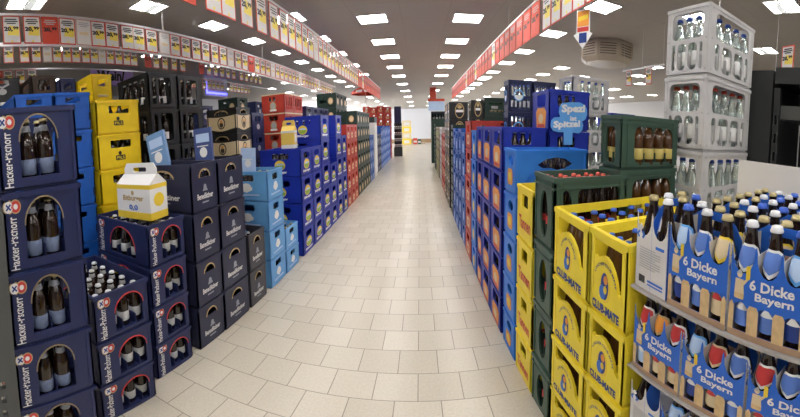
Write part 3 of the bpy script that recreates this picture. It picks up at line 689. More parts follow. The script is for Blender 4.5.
def pack_meshes():
    if _pk: return _pk
    W, D = .228, .155
    # front and back boards: scalloped top, three windows
    def outline(W, n, low, hi):
        p = [(0, 0), (W, 0)]; w = W/n
        p.append((W, hi))
        for i in range(n-1, -1, -1):
            c = (i+.5)*w; rr = w*.46
            p += [(c+rr*math.cos(a), hi-.004+(low-hi)*math.sin(a)**.85) if 1 else 0 for a in [k*PI/8 for k in range(0, 9)]]
            if i: p.append((i*w, hi+.006))
        p.append((0, hi)); return p
    wins = [arch((i+.5)*W/3-.021, .018, (i+.5)*W/3+.021, .090, n=6, k=.5) for i in range(3)]
    MF = Matrix(((1, 0, 0, -W/2), (0, 0, -1, -D/2), (0, 1, 0, 0), (0, 0, 0, 1)))
    MBk = Matrix(((-1, 0, 0, W/2), (0, 0, 1, D/2), (0, 1, 0, 0), (0, 0, 0, 1)))
    b = MB()
    for M in (MF, MBk): b.plate(outline(W, 3, .163, .220), wins, .0015, PACKB, M, 0)
    b.box(-W/2, -D/2, 0, W/2, D/2, .002, KRAFT)
    _pk['body'] = b.mesh('carrier')
    # cream and wheat print between the windows
    p = MB(); p.strip([(0, .009), (W, .009)], .018, KRAFT, MF, .0008, .0004)
    for u in (0., W/3, 2*W/3, W):
        a, c = max(.001, u-.0168), min(W-.001, u+.0168); p.disc([(a, .016), (c, .016), (c, .078), (c-.006, .088), (a+.006, .088), (a, .078)], WHEAT, MF, .001)
    _pk['wheat'] = p.mesh('wheat')
    l = MB(); l.text('6 Dicke', .062, .127, .130, .025, WHITE, MF, .0018, bold=.03, shear=0.04); l.text('Bayern', .080, .099, .112, .025, WHITE, MF, .0018, bold=.03, shear=0.04)
    _pk['letter'] = l.mesh('letters')
    f = MB()   # figure raising a glass
    f.disc(circ(.030, .156, .008, n=10), CREAM, MF, .0015); f.disc([(.018, .145), (.042, .145), (.046, .110), (.016, .110)], CREAM, MF, .0015)
    f.disc([(.040, .140), (.052, .150), (.056, .146), (.044, .132)], CREAM, MF, .0018); f.disc(rrect(.050, .148, .062, .180, .004), YELPR, MF, .002); f.disc(rrect(.016, .098, .046, .112, .004), WHEAT, MF, .0018)
    f.disc([(.020, .158), (.040, .158), (.032, .170)], GREYPR, MF, .002)
    _pk['figure'] = f.mesh('figure')
    # side walls (scalloped, two bottles), grey-white card
    ML = Matrix(((0, 0, -1, -W/2), (-1, 0, 0, D/2), (0, 1, 0, 0), (0, 0, 0, 1))); MR = Matrix(((0, 0, 1, W/2), (1, 0, 0, -D/2), (0, 1, 0, 0), (0, 0, 0, 1)))
    for M, nm_ in ((ML, 'side'), (MR, 'side2')):
        s = MB(); s.plate(outline(D, 2, .165, .225), [], .0015, CARDB, M, 0)
        _pk[nm_] = s.mesh('side')
    for M, nm_ in ((ML, 'sp'), (MR, 'sp2')):
        sp = MB()
        for i in range(9): sp.strip([(.02, .125-.007*i), (.125 if i % 4 else .10, .125-.007*i)], .0022, GREYPR, M, .0014, .0008)
        sp.disc(rrect(.10, .135, .14, .143, .002), BLUEPR, M, .0014)
        for q_, (a_, c_) in enumerate(((.012, .150), (.034, .150), (.023, .172), (.023, .150))): sp.disc([(a_, c_), (a_+.011, c_+.011), (a_, c_+.022), (a_-.011, c_+.011)], BLUEPR if q_ < 2 else WHITE, M, .0014+.0002*(q_ == 3))
        for i in range(8): sp.disc([(.02+.004*i, .02), (.022+.004*i, .02), (.022+.004*i, .042), (.02+.004*i, .042)], BLKPR, M, .0014)
        sp.strip([(.065, .032), (.14, .032)], .006, BLUEPR, M, .0014, .0008); sp.strip([(.065, .022), (.14, .022)], .004, BLUEPR, M, .0014, .0008)
        _pk[nm_] = sp.mesh('sideprint')
    # centre wall with handle, blue and white, ringed seal
    h = MB(); MC = Matrix(((1, 0, 0, -W/2), (0, 0, -1, 0), (0, 1, 0, 0), (0, 0, 0, 1)))
    h.plate([(0, .002), (W, .002), (W, .20), (W-.03, .24), (W-.07, .262), (.07, .262), (.03, .24), (0, .195)], [rrect(.075, .215, W-.075, .24, .01)], .0015, PACKB, MC, 0)
    h.disc([(.0, .14), (.05, .14), (.05, .246), (.03, .238), (0, .20)], CARDB, MC, .001); h.disc([(.09, .13), (.15, .13), (.15, .20), (.09, .20)], SALM, MC, .001); h.disc(circ(.022, .185, .016, n=16), GOLD, MC, .002); h.disc(circ(.022, .185, .012, n=16), DBLUEPR, MC, .003)
    for u in (1, 2): h.box(-W/2+u*W/3-.0007, -D/2+.002, .002, -W/2+u*W/3+.0007, D/2-.002, .205, CARDB)
    _pk['handle'] = h.mesh('handle')
    return _pk
_pk2 = pack_meshes()
def sixpack(x, y, z, rz, kinds, label, where):
    """x,y centre; rz = -PI/2 puts the printed front toward the aisle"""
    t = empty('bottle_carrier', (x, y, z), rz); tag(t, clip16(label), 'bottle carrier', 'six-bottle carriers on the display shelf')
    P_ = {}
    for n, k in (('front_panel', 'body'), ('wheat_print', 'wheat'), ('lettering', 'letter'), ('figure_print', 'figure'), ('side_panel', 'side'), ('side_lettering', 'sp'), ('side_panel', 'side2'), ('side_lettering', 'sp2'), ('carry_handle', 'handle')):
        P_[n] = inst(n, _pk[k], P_.get({'wheat_print': 'front_panel', 'lettering': 'front_panel', 'figure_print': 'front_panel', 'side_lettering': 'side_panel'}.get(n), t))
    cr, sr = math.cos(rz), math.sin(rz)
    for i, k in enumerate(kinds):
        a, b = i % 3, i//3
        lx = (a-1)*.076; ly = (-.036 if b == 0 else .036)
        if k: dbottle(k, x+lx*cr-ly*sr, y+lx*sr+ly*cr, z+.003, '%s, %s, slot %s' % (DK[k][4], where, NUM[i]), rz)
W = .232
def tier(z, ti, y_first, packs, rows, x0=None):
    """packs along the shelf from its far end toward the near end; rows deep"""
    for row in range(rows):
        y = y_first
        for pi_, (rot, kinds) in enumerate(packs):
            w = .160 if rot else W
            x = XS+(.118 if rot else .082)+row*(.165 if not rot else .165)
            if rot and row: y -= w; continue
            where = 'carrier %s, row %s, %s tier' % (NUM[pi_], NUM[row], ti)
            lab = '%s, %s from the far end, %s row, %s tier' % ('white-sided bottle carrier turned sideways' if rot else 'blue six-bottle carrier', ordn(pi_), ORD[row], ti)
            ks = list(kinds)
            if row: ks = ks[::-1]
            sixpack(x, y-w/2, z, (-PI if rot else -PI/2), ks, lab, where)
            y -= w+.004
tier(1.10, 'top', .84, [(True, ['plain', 'blue', 'plain', 'sky', 'plain', 'blue']), (False, ['sky', 'blue', 'cream', 'blue', 'plain', 'cream']), (False, ['blue', 'blue', 'sky', 'plain', 'cream', 'blue']), (False, ['blue', 'cream', 'sky', 'blue', 'plain', 'sky'])], 4)
tier(.815, 'middle', .835, [(False, ['dark', 'gold', 'red', None, None, None]), (False, ['sky', 'wine', 'blue', None, None, None]), (False, ['red', 'blue', 'sky', None, None, None])], 1)
tier(.53, 'lower', .835, [(True, ['plain', 'blue', 'plain', 'sky', None, None]), (False, ['sky', 'blue', 'red', None, None, None]), (False, ['blue', 'cream', 'sky', None, None, None])], 1)

# ------------------------------------------------------------------ dark shelving and structures
# perforated dark grey upright panel beside the navy tower
b = MB(); M = Matrix(((0, 0, 1, -1.36), (1, 0, 0, -.15), (0, 1, 0, 0), (0, 0, 0, 1)))
b.plate([(0, 0), (.44, 0), (.44, 1.38), (0, 1.38)], [rrect(.36, .52+.07*i, .385, .555+.07*i, .003) for i in range(3)]+[rrect(.36, .05+.07*i, .385, .085+.07*i, .003) for i in range(4)], .03, STEELG, M, 0)
o = b.build('shelf_panel'); tag(o, 'dark grey slotted steel panel beside the navy tower', 'panel')
b = MB(); b.box(-1.385, -.15, 0, -1.34, .29, .03, BLKST); b.build('foot', o)
# black cooler cabinet beside the water tower
t = empty('black_cabinet', (2.36, .5, 0)); tag(t, 'tall black open-fronted cabinet beside the water tower', 'cabinet')
b = MB(); b.box(0, .62, 0, .7, .88, 2.02, BLKST); b.build('end_panel', t)
b = MB(); b.box(0, -.9, 1.93, .7, .60, 2.04, BLKST); b.build('top_panel', t)
b = MB(); b.box(.68, -.9, 0, .72, .60, 2.0, DARKIN); b.build('back_panel', t)
for i, z in enumerate((1.70, 1.26, .82, .38)):
    b = MB(); b.box(.04, -.9, z, .68, .60, z+.09 if i == 0 else z+.03, STEELG); b.build('shelf', t)
b = MB(); b.plate([(0, 0), (.05, 0), (.05, 1.9), (0, 1.9)], [rrect(.015, .1+.12*i, .035, .16+.12*i, .003) for i in range(14)], .04, BLKST, Matrix(((0, 0, -1, .0), (-1, 0, 0, .60), (0, 1, 0, 0), (0, 0, 0, 1))), 0); b.build('slotted_upright', t)
for i in range(3):
    b = MB(); b.box(-.0, -.25+.0-.30*i+.35, 1.76, .06, -.25-.30*i+.60, 1.92, BROWNP)
    b.build('drawer_front', t)

# ------------------------------------------------------------------ price rails and cards
def card_mesh(kind_, w, h):
    b = MB(); p = {}
    M = Matrix(((1, 0, 0, -w/2), (0, 0, -1, 0), (0, 1, 0, -h), (0, 0, 0, 1)))
    face = {'white': CARDW, 'red': REDC, 'plain': CARDB}[kind_]
    b.plate([(0, 0), (w, 0), (w, h), (0, h)], [], .006, REDC if kind_ != 'plain' else CREAMR, M, .003)
    b.disc([(.012, .012), (w-.012, .012), (w-.012, h-.012), (.012, h-.012)], face, M, .004)
    b.add([(w-.012, .012, -.0045), (.012, .012, -.0045), (.012, h-.012, -.0045), (w-.012, h-.012, -.0045)], [(0, 1, 2, 3)], face, M)
    if kind_ == 'white':
        q = MB(); q.disc([(w*.26, h*.30), (w*.90, h*.28), (w*.93, h*.60), (w*.36, h*.64)], YELC, M, .005); q.disc(rrect(w*.44, h*.05, w*.56, h*.12, .01), YELC, M, .005); p['price_patch'] = q
    if kind_ != 'plain':
        q = MB(); q.text('20,', w*.08, h*.41, w*.48, h*.19, BLKPR, M, .0062, bold=.06); q.text('99', w*.58, h*.49, w*.32, h*.12, BLKPR, M, .0062, bold=.06); p['price_lettering'] = q
    q = MB()
    for i, ww in enumerate((.62, .74, .5)): q.strip([(w*(.5-ww/2), h*(.86-.07*i)), (w*(.5+ww/2), h*(.86-.07*i))], .010, BLKPR if kind_ == 'white' else GREYPR, M, .0055, .001)
    p['product_lettering'] = q
    if kind_ == 'plain': q = MB(); q.strip([(w*.2, h*.45), (w*.8, h*.45)], .03, CREAM, M, .0055, .001); p['price_lettering'] = q
    return b.mesh('card'), [(n, m.mesh(n)) for n, m in p.items()]
CARDW = mat('white card stock', (.66, .65, .64), .6, var=.03)
REDC = mat('red card print', (.62, .07, .04), .5, var=.05)
CREAMR = mat('faded border', (.55, .38, .34), .5, var=.05)
YELC = mat('yellow price print', (.85, .68, .10), .5, var=.05)
_cd = {}
def card(k, x, y, ztop, w, h, rz, label, group):
    key = (k, round(w, 2), round(h, 2))
    if key not in _cd: _cd[key] = card_mesh(k, w, h)
    m, ps = _cd[key]; o = inst('price_card', m, None, (x, y, ztop)); o.rotation_euler = (0, random.uniform(-.02, .02), rz)
    pp = o
    for n, me in ps:
        c_ = inst(n, me, pp if n == 'price_lettering' else o)
        if n == 'price_patch': pp = c_
    tag(o, clip16(label), 'price card', group)
def rail(x, y0, y1, z, label, zc=3.1):
    t = empty('price_rail', (x, (y0+y1)/2, z)); tag(t, label, 'rail')
    L = y1-y0; b = MB(); b.box(-.012, -L/2, 0, .012, L/2, .022, ALU); b.build('rail_bar', t)
    n = max(2, int(L/2.4))
    for i in range(n+1):
        b = MB(); y = -L/2+.03+(L-.06)*i/n; b.box(-.002, y-.002, .02, .002, y+.002, zc-z, ALU); b.build('hanging_wire', t)
desc = {'white': 'white price card with red border', 'red': 'red price card', 'plain': 'faded plain price card'}
# rail over the navy side of the aisle
rail(-1.65, .2, 13.2, 2.80, 'aluminium price rail above the navy crate side of the aisle')
ys = [(1.62, 'white'), (1.86, 'red'), (2.20, 'white'), (2.43, 'white'), (2.75, 'white'), (3.06, 'white'), (3.36, 'white')]
y = 3.64
while y < 5.5: ys.append((y, 'white' if random.random() < .8 else 'plain')); y += .245
while y < 8.4: ys.append((y, 'white' if random.random() < .75 else 'plain')); y += .26
while y < 13: ys.append((y, 'red' if random.random() < .9 else 'white')); y += .30
ys[0:0] = [(.9, 'white'), (1.15, 'white'), (1.38, 'plain')]
for i, (y, k) in enumerate(ys):
    card(k, -1.65, y, 2.80, .225, .36, PI/2, '%s, %s along the rail above the navy aisle side' % (desc[k], ordn(i)), 'price cards above the navy aisle side')
rail(-3.3, .2, 12., 2.835, 'aluminium price rail above the black crate stacks')
# second rail out
k2 = {2: 'red', 4: 'plain', 10: 'plain'}
r2 = [.95, 1.19, 1.41, 1.63, 1.85, 2.05, 2.26, 2.50, 2.69, 2.92, 3.17, 3.39]
y = 3.62
while y < 11.5: r2.append(y); y += .245
for i, y in enumerate(r2):
    k = k2.get(i, 'white') if i < 12 else ('plain' if i % 7 == 3 else 'red' if i == 20 else 'white')
    card(k, -3.3, y, 2.835, .205, .27, PI/2, '%s, %s along the rail above the black stacks' % (desc[k], ordn(i)), 'price cards above the black stacks')
b0 = 1.2
rail(-3.32, .2, 12., 2.545, 'aluminium rail under the price cards above the black stacks')
rail(-4.4, .9, 9.5, 2.90, 'aluminium price rail in the next lane behind the black stacks')
r3 = [1.19, 1.43, 1.62, 1.80, 1.965, 2.13, 2.29, 2.465, 2.63, 2.78, 2.94, 3.11, 3.285, 3.44, 3.77, 3.97, 4.2, 4.45, 4.7, 5.3, 5.55, 5.8, 6.05, 6.3, 6.55, 6.9, 7.15, 7.4, 7.65, 7.9]
for i, y in enumerate(r3):
    k = 'plain' if i in (3, 9) else 'red' if i in (14, 19) else 'white'
    card(k, -4.4, y, 2.90, .155, .235, PI/2, '%s, %s along the rail in the next lane' % (desc[k], ordn(i)), 'price cards in the next lane')
rail(-5.9, 1.2, 11.5, 2.93, 'aluminium price rail two lanes behind the black stacks')
for i, y in enumerate([1.35, 1.55, 1.8, 2.05, 5.9, 6.12, 6.34, 6.6, 6.82, 7.2, 7.42, 7.64, 7.86, 8.08, 8.6, 8.82, 9.04, 9.26, 9.5, 9.72]):
    k = 'red' if i in (0, 6) else 'white'
    card(k, -5.9, y, 2.93, .19, .23, PI/2, '%s, %s along the rail two lanes behind' % (desc[k], ordn(i)), 'price cards two lanes behind')
# rail over the yellow side
rail(1.38, 1.8, 13.5, 2.78, 'aluminium price rail above the yellow crate side of the aisle')
y = 2.02; i = 0
while y < 13.2:
    k = 'white' if i < 6 else ('white' if i in (13, 19, 24) else 'red')
    wd = .24 if i < 6 else .30
    card(k, 1.38, y, 2.78, .225 if i < 6 else .27, .35, -PI/2, '%s, %s along the rail above the yellow aisle side' % (desc[k], ordn(i)), 'price cards above the yellow aisle side')
    y += .245 if i < 5 else .34 if i == 5 else .31; i += 1
rail(3.0, .6, 2.2, 2.12, 'short aluminium rail above the black cabinet')
card('white', 3.0, 1.27, 2.36, .17, .23, -PI/2-.35, 'white price card with yellow price standing above the black cabinet', 'price cards over the cabinet')
rail(3.9, 3.95, 5.15, 2.485, 'aluminium rail beyond the water tower')
card('white', 3.9, 4.95, 2.487, .17, .24, -PI/2, 'grey-looking price card beyond the green stack, farther one', 'hanging cards beyond the green stack')
card('white', 3.9, 4.36, 2.487, .17, .25, -PI/2, 'grey-looking price card beyond the green stack, closer to the tower', 'hanging cards beyond the green stack')
# pennant
t = empty('hanging_pennant', (1.41, 2.48, 2.42), -PI/2+.5); tag(t, 'arrow-shaped hanging price pennant in orange and blue under the card rail', 'pennant')
M = Matrix(((1, 0, 0, -.1), (0, 0, -1, 0), (0, 1, 0, -.30), (0, 0, 0, 1)))
b = MB(); b.plate([(.10, 0), (.20, .11), (.17, .12), (.17, .30), (.03, .30), (.03, .12), (0, .11)], [], .004, WHITE, M, 0); b.build('pennant_board', t)
b = MB(); b.disc([(.04, .17), (.16, .17), (.16, .29), (.04, .29)], ORPR, M, .001); b.disc([(.05, .21), (.15, .225), (.15, .26), (.05, .245)], YELPR, M, .002); b.disc([(.04, .13), (.16, .13), (.16, .165), (.04, .165)], REDPR, M, .001); b.disc([(.06, .045), (.14, .045), (.14, .12), (.06, .12)], DBLUEPR, M, .001); b.build('printed_panel', t)
b = MB(); b.box(-.07, -.002, 0, -.068, .0, .40, ALU); b.build('hanging_wire', t); b = MB(); b.box(.068, -.002, 0, .07, .0, .40, ALU); b.build('hanging_wire', t)
# purple banner and blue light strip on the far side
t = empty('wine_banner', (-6.6, 4.45, 2.78), PI/2); tag(t, 'purple hanging banner with black lettering behind the yellow stack', 'banner')
M = Matrix(((1, 0, 0, -.65), (0, 0, -1, 0), (0, 1, 0, -.0), (0, 0, 0, 1)))
b = MB(); b.plate([(0, 0), (1.3, 0), (1.3, .36), (0, .36)], [], .01, mat('purple print', (.55, .38, .85), .5), M, 0); b.build('banner_sheet', t)
b = MB(); b.text('Wein/', .18, .10, .85, .22, BLKPR, M, .004, bold=.04); b.build('lettering', t)
b = MB(); b.box(-.6, -.002, .3, -.596, .002, .36+.0, ALU); b.build('hanging_wire', t); b = MB(); b.box(.6, -.002, .32, .604, .002, .36, ALU); b.build('hanging_wire', t)
BLUEL = mat('blue light', (.1, .1, .8), .5, var=0, emit=(.10, .10, 1., 2.5))
t = empty('light_strip', (-6.25, 7.7, 2.66)); tag(t, 'blue glowing L-shaped light strip on the far wall', 'light strip')
b = MB(); b.box(0, 0, 0, .03, .05, .30, BLUEL); b.box(0, .05, 0, .03, 1.1, .04, BLUEL); b.build('tube', t)
b = MB(); b.box(-.04, -.05, -.06, 0, 1.15, .44, CARDB); b.build('backing', t)

# ------------------------------------------------------------------ far end of the aisle
t = empty('display_rack', (-1.45, 20.4, 0)); tag(t, 'narrow dark display rack of bottles at the aisle end', 'rack')
b = MB(); b.box(-.27, -.2, 0, .27, .25, .45, BLKST); b.build('base', t)
b = MB(); b.box(-.25, -.05, .45, .25, .25, 1.70, BLKST); b.build('column', t)
b = MB(); b.box(-.22, -.18, 1.70, .22, .22, 2.55, NAVY); b.build('header', t)
for i in range(4):
    b = MB(); b.box(-.27, -.22, .50+i*.31, .27, .0, .52+i*.31, ALU); b.build('shelf', t)
for i in range(4):
    for j in range(4):
        bottle('darkb', (-1.45-.2+.13*j, 20.4-.12, .522+i*.31), .26, .045, 8, 'dark bottle, %s along, %s shelf of the far display rack' % (ordn(j), ordn(i)), 'bottles on the far display rack')
t = empty('white_cooler', (-2.05, 12.35, 0)); tag(t, 'tall narrow white cooler with black top past green crates', 'cooler')
b = MB(); b.box(-.3, -.35, 0, .27, .35, 1.68, CARDB); b.build('body', t); b = MB(); b.box(-.31, -.36, 1.68, .28, .36, 1.85, BLKST); b.build('top_cap', t)
b = MB(); b.box(.265, -.30, .12, .285, .30, 1.6, WHITE); b.build('door_panel', t)
t = empty('dark_cabinet', (.98, 16.6, 0)); tag(t, 'dark green end-of-aisle cabinet with white bottles on top', 'cabinet')
b = MB(); b.box(-.38, -.3, 0, .38, .4, 1.80, DGREEN2); b.build('body', t); b = MB(); b.box(-.38, -.3, 2.06, .38, .4, 2.12, BLKST); b.build('top_board', t)
b = MB(); b.box(-.38, .3, 1.8, .38, .4, 2.06, DGREEN2); b.box(-.38, -.3, 1.8, -.35, .4, 2.06, DGREEN2); b.box(.35, -.3, 1.8, .38, .4, 2.06, DGREEN2); b.build('side_frame', t)
for j in range(4): bottle('clear', (.98-.24+.16*j, 16.5, 1.80), .22, .05, 8, 'pale bottle, %s along, on the dark end-of-aisle cabinet' % ordn(j), 'bottles on the dark cabinet')
t = empty('overhead_sign', (.84, 16.0, 2.10)); tag(t, 'red and pale blue sign block over the dark end-of-aisle cabinet', 'sign')
b = MB(); b.box(-.40, -.02, .04, .42, .02, .48, PALEB); b.build('sign_board', t); b = MB(); b.box(-.42, -.025, .42, .44, .025, .52, REDC); b.box(-.32, -.025, .52, .0, .025, .98, REDC); b.build('red_header', t)
# red parasol
t = empty('promotion_parasol', (-2.30, 13.2, 1.80)); tag(t, 'open red promotional parasol above the far crates', 'parasol')
b = MB(); n = 8; vs = [(0, 0, 1.18)]; 
for ring, (r, z) in enumerate(((.35, 1.08), (.62, .96), (.64, .86))): vs += [(r*math.cos(2*PI*i/n), r*math.sin(2*PI*i/n), z) for i in range(n)]
fs = [(0, 1+i, 1+(i+1) % n) for i in range(n)]
for g in range(2): fs += [(1+g*n+i, 1+g*n+(i+1) % n, 1+(g+1)*n+(i+1) % n, 1+(g+1)*n+i) for i in range(n)]
b.add(vs, fs, REDC); b.build('canopy', t)
b = MB(); b.lathe([(.015, 0), (.015, 1.17)], 8, ALU); b.build('pole', t)
b = MB(); b.text('FRÜH', -.0, 0, .4, .1, WHITE) if 0 else b.strip([(-.3, .0), (.3, .0)], .07, WHITE, Matrix(((1, 0, 0, 0), (0, 0, -1, -.60), (0, 1, 0, .93), (0, 0, 0, 1))), .01, .004); b.build('printed_band', t)
b = MB(); b.box(-.2, -.2, -.0, .2, .2, .03, BLKST); b.build('base', t)
stack('navyplain', 'L', -1.85, 13.0, 13.4, .42, 1, 1.55, 1.3, 'carrying the parasol', 'parasol crate') if 0 else None
# boxes at the end wall
for i, (x, z, c, l) in enumerate([(-1.9, 0, YELPR, 'bottom'), (-1.9, .5, CREAM, 'second'), (-1.9, 1.0, YELPR, 'third'), (-1.9, 1.5, CREAM, 'topmost')]):
    b = MB(); b.box(x, 33, z, x+.95, 33.6, z+.49, c); o = b.build('pallet_box'); tag(o, 'pale yellow box, %s of the stack by the end wall' % l, 'box', 'pale yellow boxes by the end wall')
    b = MB(); b.box(x+.2, 32.985, z+.1, x+.75, 33, z+.35, CARDB); b.build('box_label', o)
for i, (x, w_, h_, c, l) in enumerate([(-.75, .45, .5, REDC, 'red'), (-.28, .4, .42, DGREEN, 'green'), (.15, .4, .22, WOOD, 'brown')]):
    b = MB(); b.box(x, 33.2, 0, x+w_, 33.7, h_, c); o = b.build('floor_box'); tag(o, 'small %s box on the floor before the end wall' % l, 'box')
    b = MB(); b.box(x+.05, 33.19, h_*.3, x+w_-.05, 33.2, h_*.6, CARDB); b.build('box_label', o)
# air conditioning cassette
t = empty('air_conditioner', (4.05, 6.0, 2.72), .25); tag(t, 'beige octagonal ceiling air conditioner with louvred sides', 'air conditioner')
BEI = mat('beige enamel', (.55, .49, .40), .5, var=.05)
def octo(R, z): return [(R*math.cos(PI/8+PI/4*i), R*math.sin(PI/8+PI/4*i), z) for i in range(8)]
b = MB(); vs = octo(.50, 0)+octo(.62, .08)+octo(.62, .34)+octo(.58, .40)
fs = [tuple(range(7, -1, -1)), tuple(range(24, 32))]+[(g*8+i, g*8+(i+1) % 8, g*8+8+(i+1) % 8, g*8+8+i) for g in range(3) for i in range(8)]
b.add(vs, fs, BEI); b.build('housing', t)
for i in range(8):
    b = MB(); a = PI/4*i+PI/4; R = .62*math.cos(PI/8)+.004
    M = Matrix.Rotation(a, 4, 'Z')
    for j in range(5): b.box(R-.004, -.17, .105+j*.045, R+.006, .17, .115+j*.045, BROWNP, M)
    b.build('louvre', t)

# ------------------------------------------------------------------ more of the shop beyond the first lanes (tops show above the crates)
def gondola(x, y0, y1, h, label, m, side):
    t = empty('gondola_shelf', (x, (y0+y1)/2, 0)); tag(t, label, 'shelf'); L = y1-y0
    b = MB(); b.box(-.03, -L/2, 0, .03, L/2, h, m); b.build('back_panel', t)
    z = .2
    while z < h-.15:
        b = MB(); b.box(-.35, -L/2, z, .35, L/2, z+.03, m); b.build('shelf_board', t); z += .42
gondola(-5.6, 3.5, 12, 2.1, 'long dark shelf run two lanes behind the black stacks', STEELG, 1)
gondola(-7.4, 1.0, 14, 2.2, 'long grey shelf run before the far side wall', mat('light grey steel', (.35, .36, .38), .5), 1)
for i, (kn, y, n, tp) in enumerate([('navyplain', 5.0, 7, 2.1), ('green', 6.5, 7, 2.3), ('navyplain', 7.4, 7, 2.25)]):
    stack(kn, 'L', -4.3, y, y+.5, .6, n, tp, 0, 'in next-lane stack %s' % NUM[i], 'next lane')
# grey side counters on the other side
for i, (x, y, m) in enumerate([(6.2, 8.5, ROYAL), (7.4, 8.8, GREYP)]):
    t = empty('storage_rack', (x, y, 0)); tag(t, ['blue-topped storage rack beyond the green stack', 'grey storage rack beyond the green stack'][i], 'rack')
    b = MB(); b.box(-.5, -.4, 1.6, .5, .4, 1.95, m); b.build('top_bin', t)
    for sx in (-.48, .44):
        b = MB(); b.box(sx, -.38, 0, sx+.04, .38, 1.6, STEELG); b.build('side_panel', t)
    b = MB(); b.box(-.48, -.38, .8, .48, .38, .84, STEELG); b.build('shelf', t)

# ------------------------------------------------------------------ room shell
XL, XR, YB, YF, ZC = -10., 14., -4., 36., 3.1
def struct(name, b): o = b.build(name); o['kind'] = 'structure'; return o
def nodes(m): return m.node_tree, m.node_tree.nodes['Principled BSDF']
# floor tiles in running bond
fm = bpy.data.materials.new('floor tiles'); fm.use_nodes = True; nt, bs = nodes(fm)
tc = nt.nodes.new('ShaderNodeTexCoord'); mp = nt.nodes.new('ShaderNodeMapping'); mp.inputs['Location'].default_value = (.3396+.3029*40, -1.8677+.288*41, 0)
br = nt.nodes.new('ShaderNodeTexBrick'); br.offset = .5; br.offset_frequency = 2; br.squash = 1
br.inputs['Scale'].default_value = 1; br.inputs['Brick Width'].default_value = .3029; br.inputs['Row Height'].default_value = .288
br.inputs['Mortar Size'].default_value = .0035; br.inputs['Mortar Smooth'].default_value = .3; br.inputs['Bias'].default_value = 0
br.inputs['Color1'].default_value = (.56, .51, .42, 1); br.inputs['Color2'].default_value = (.63, .58, .49, 1); br.inputs['Mortar'].default_value = (.27, .23, .18, 1)
nt.links.new(tc.outputs['Object'], mp.inputs['Vector']); nt.links.new(mp.outputs[0], br.inputs['Vector'])
no = nt.nodes.new('ShaderNodeTexNoise'); no.inputs['Scale'].default_value = 60; no.inputs['Detail'].default_value = 6; nt.links.new(tc.outputs['Object'], no.inputs['Vector'])
mr = nt.nodes.new('ShaderNodeMapRange'); mr.inputs['From Min'].default_value = .3; mr.inputs['From Max'].default_value = .7; mr.inputs['To Min'].default_value = .92; mr.inputs['To Max'].default_value = 1.06; nt.links.new(no.outputs['Fac'], mr.inputs['Value'])
vm = nt.nodes.new('ShaderNodeVectorMath'); vm.operation = 'SCALE'; nt.links.new(br.outputs['Color'], vm.inputs[0]); nt.links.new(mr.outputs[0], vm.inputs['Scale']); nt.links.new(vm.outputs[0], bs.inputs['Base Color'])
bs.inputs['Roughness'].default_value = .30; bs.inputs['Specular IOR Level'].default_value = .45
bp = nt.nodes.new('ShaderNodeBump'); bp.invert = True; bp.inputs['Strength'].default_value = .4; bp.inputs['Distance'].default_value = .003; nt.links.new(br.outputs['Fac'], bp.inputs['Height']); nt.links.new(bp.outputs[0], bs.inputs['Normal'])
b = MB(); b.box(XL, YB, -.1, XR, YF, 0, fm); struct('floor', b)
# ceiling tiles
cm = bpy.data.materials.new('ceiling tiles'); cm.use_nodes = True; nt, bs = nodes(cm)
tc = nt.nodes.new('ShaderNodeTexCoord'); br = nt.nodes.new('ShaderNodeTexBrick'); br.offset = 0; br.squash = 1
mp = nt.nodes.new('ShaderNodeMapping'); mp.inputs['Location'].default_value = (20+.3, 20, 0)
br.inputs['Scale'].default_value = 1; br.inputs['Brick Width'].default_value = .8; br.inputs['Row Height'].default_value = .8; br.inputs['Mortar Size'].default_value = .006
br.inputs['Color1'].default_value = (.46, .43, .405, 1); br.inputs['Color2'].default_value = (.475, .445, .42, 1); br.inputs['Mortar'].default_value = (.40, .375, .355, 1)
nt.links.new(tc.outputs['Object'], mp.inputs['Vector']); nt.links.new(mp.outputs[0], br.inputs['Vector']); nt.links.new(br.outputs['Color'], bs.inputs['Base Color']); bs.inputs['Roughness'].default_value = .85
b = MB(); b.box(XL, YB, ZC, XR, YF, ZC+.1, cm); struct('ceiling', b)
WALL = mat('wall paint', (.74, .74, .77), .8, var=.02, nscale=2)
b = MB(); b.box(XL-.1, YB, 0, XL, YF, ZC, WALL); struct('wall_left', b)
b = MB(); b.box(XR, YB, 0, XR+.1, YF, ZC, WALL); struct('wall_right', b)
b = MB(); b.box(XL, YF, 0, XR, YF+.1, ZC, WALL); struct('wall_back', b)
b = MB(); b.box(XL, YB-.1, 0, XR, YB, ZC, WALL); struct('wall_front', b)
b = MB(); b.box(XL, YF-.03, 0, XR, YF, .35, WOOD); struct('baseboard_back', b)
FILL = mat('added fill pane', (.9, .9, .9), .3, var=0, emit=(.86, .92, 1., 9.))  # glowing panes added on the side walls to brighten the far end
for i_, (xa, xb) in enumerate(((XL+.001, XL+.03), (XR-.03, XR-.001))):
    b = MB(); b.box(xa, 21, .9, xb, 34.5, 2.7, FILL)
    for k_ in range(10): b.box(xa-.0, 21+1.5*k_-.04, .86, xb+.02 if i_ == 0 else xb, 21+1.5*k_+.04, 2.74, ALU)
    struct('fill_pane_%d' % (i_+1), b)

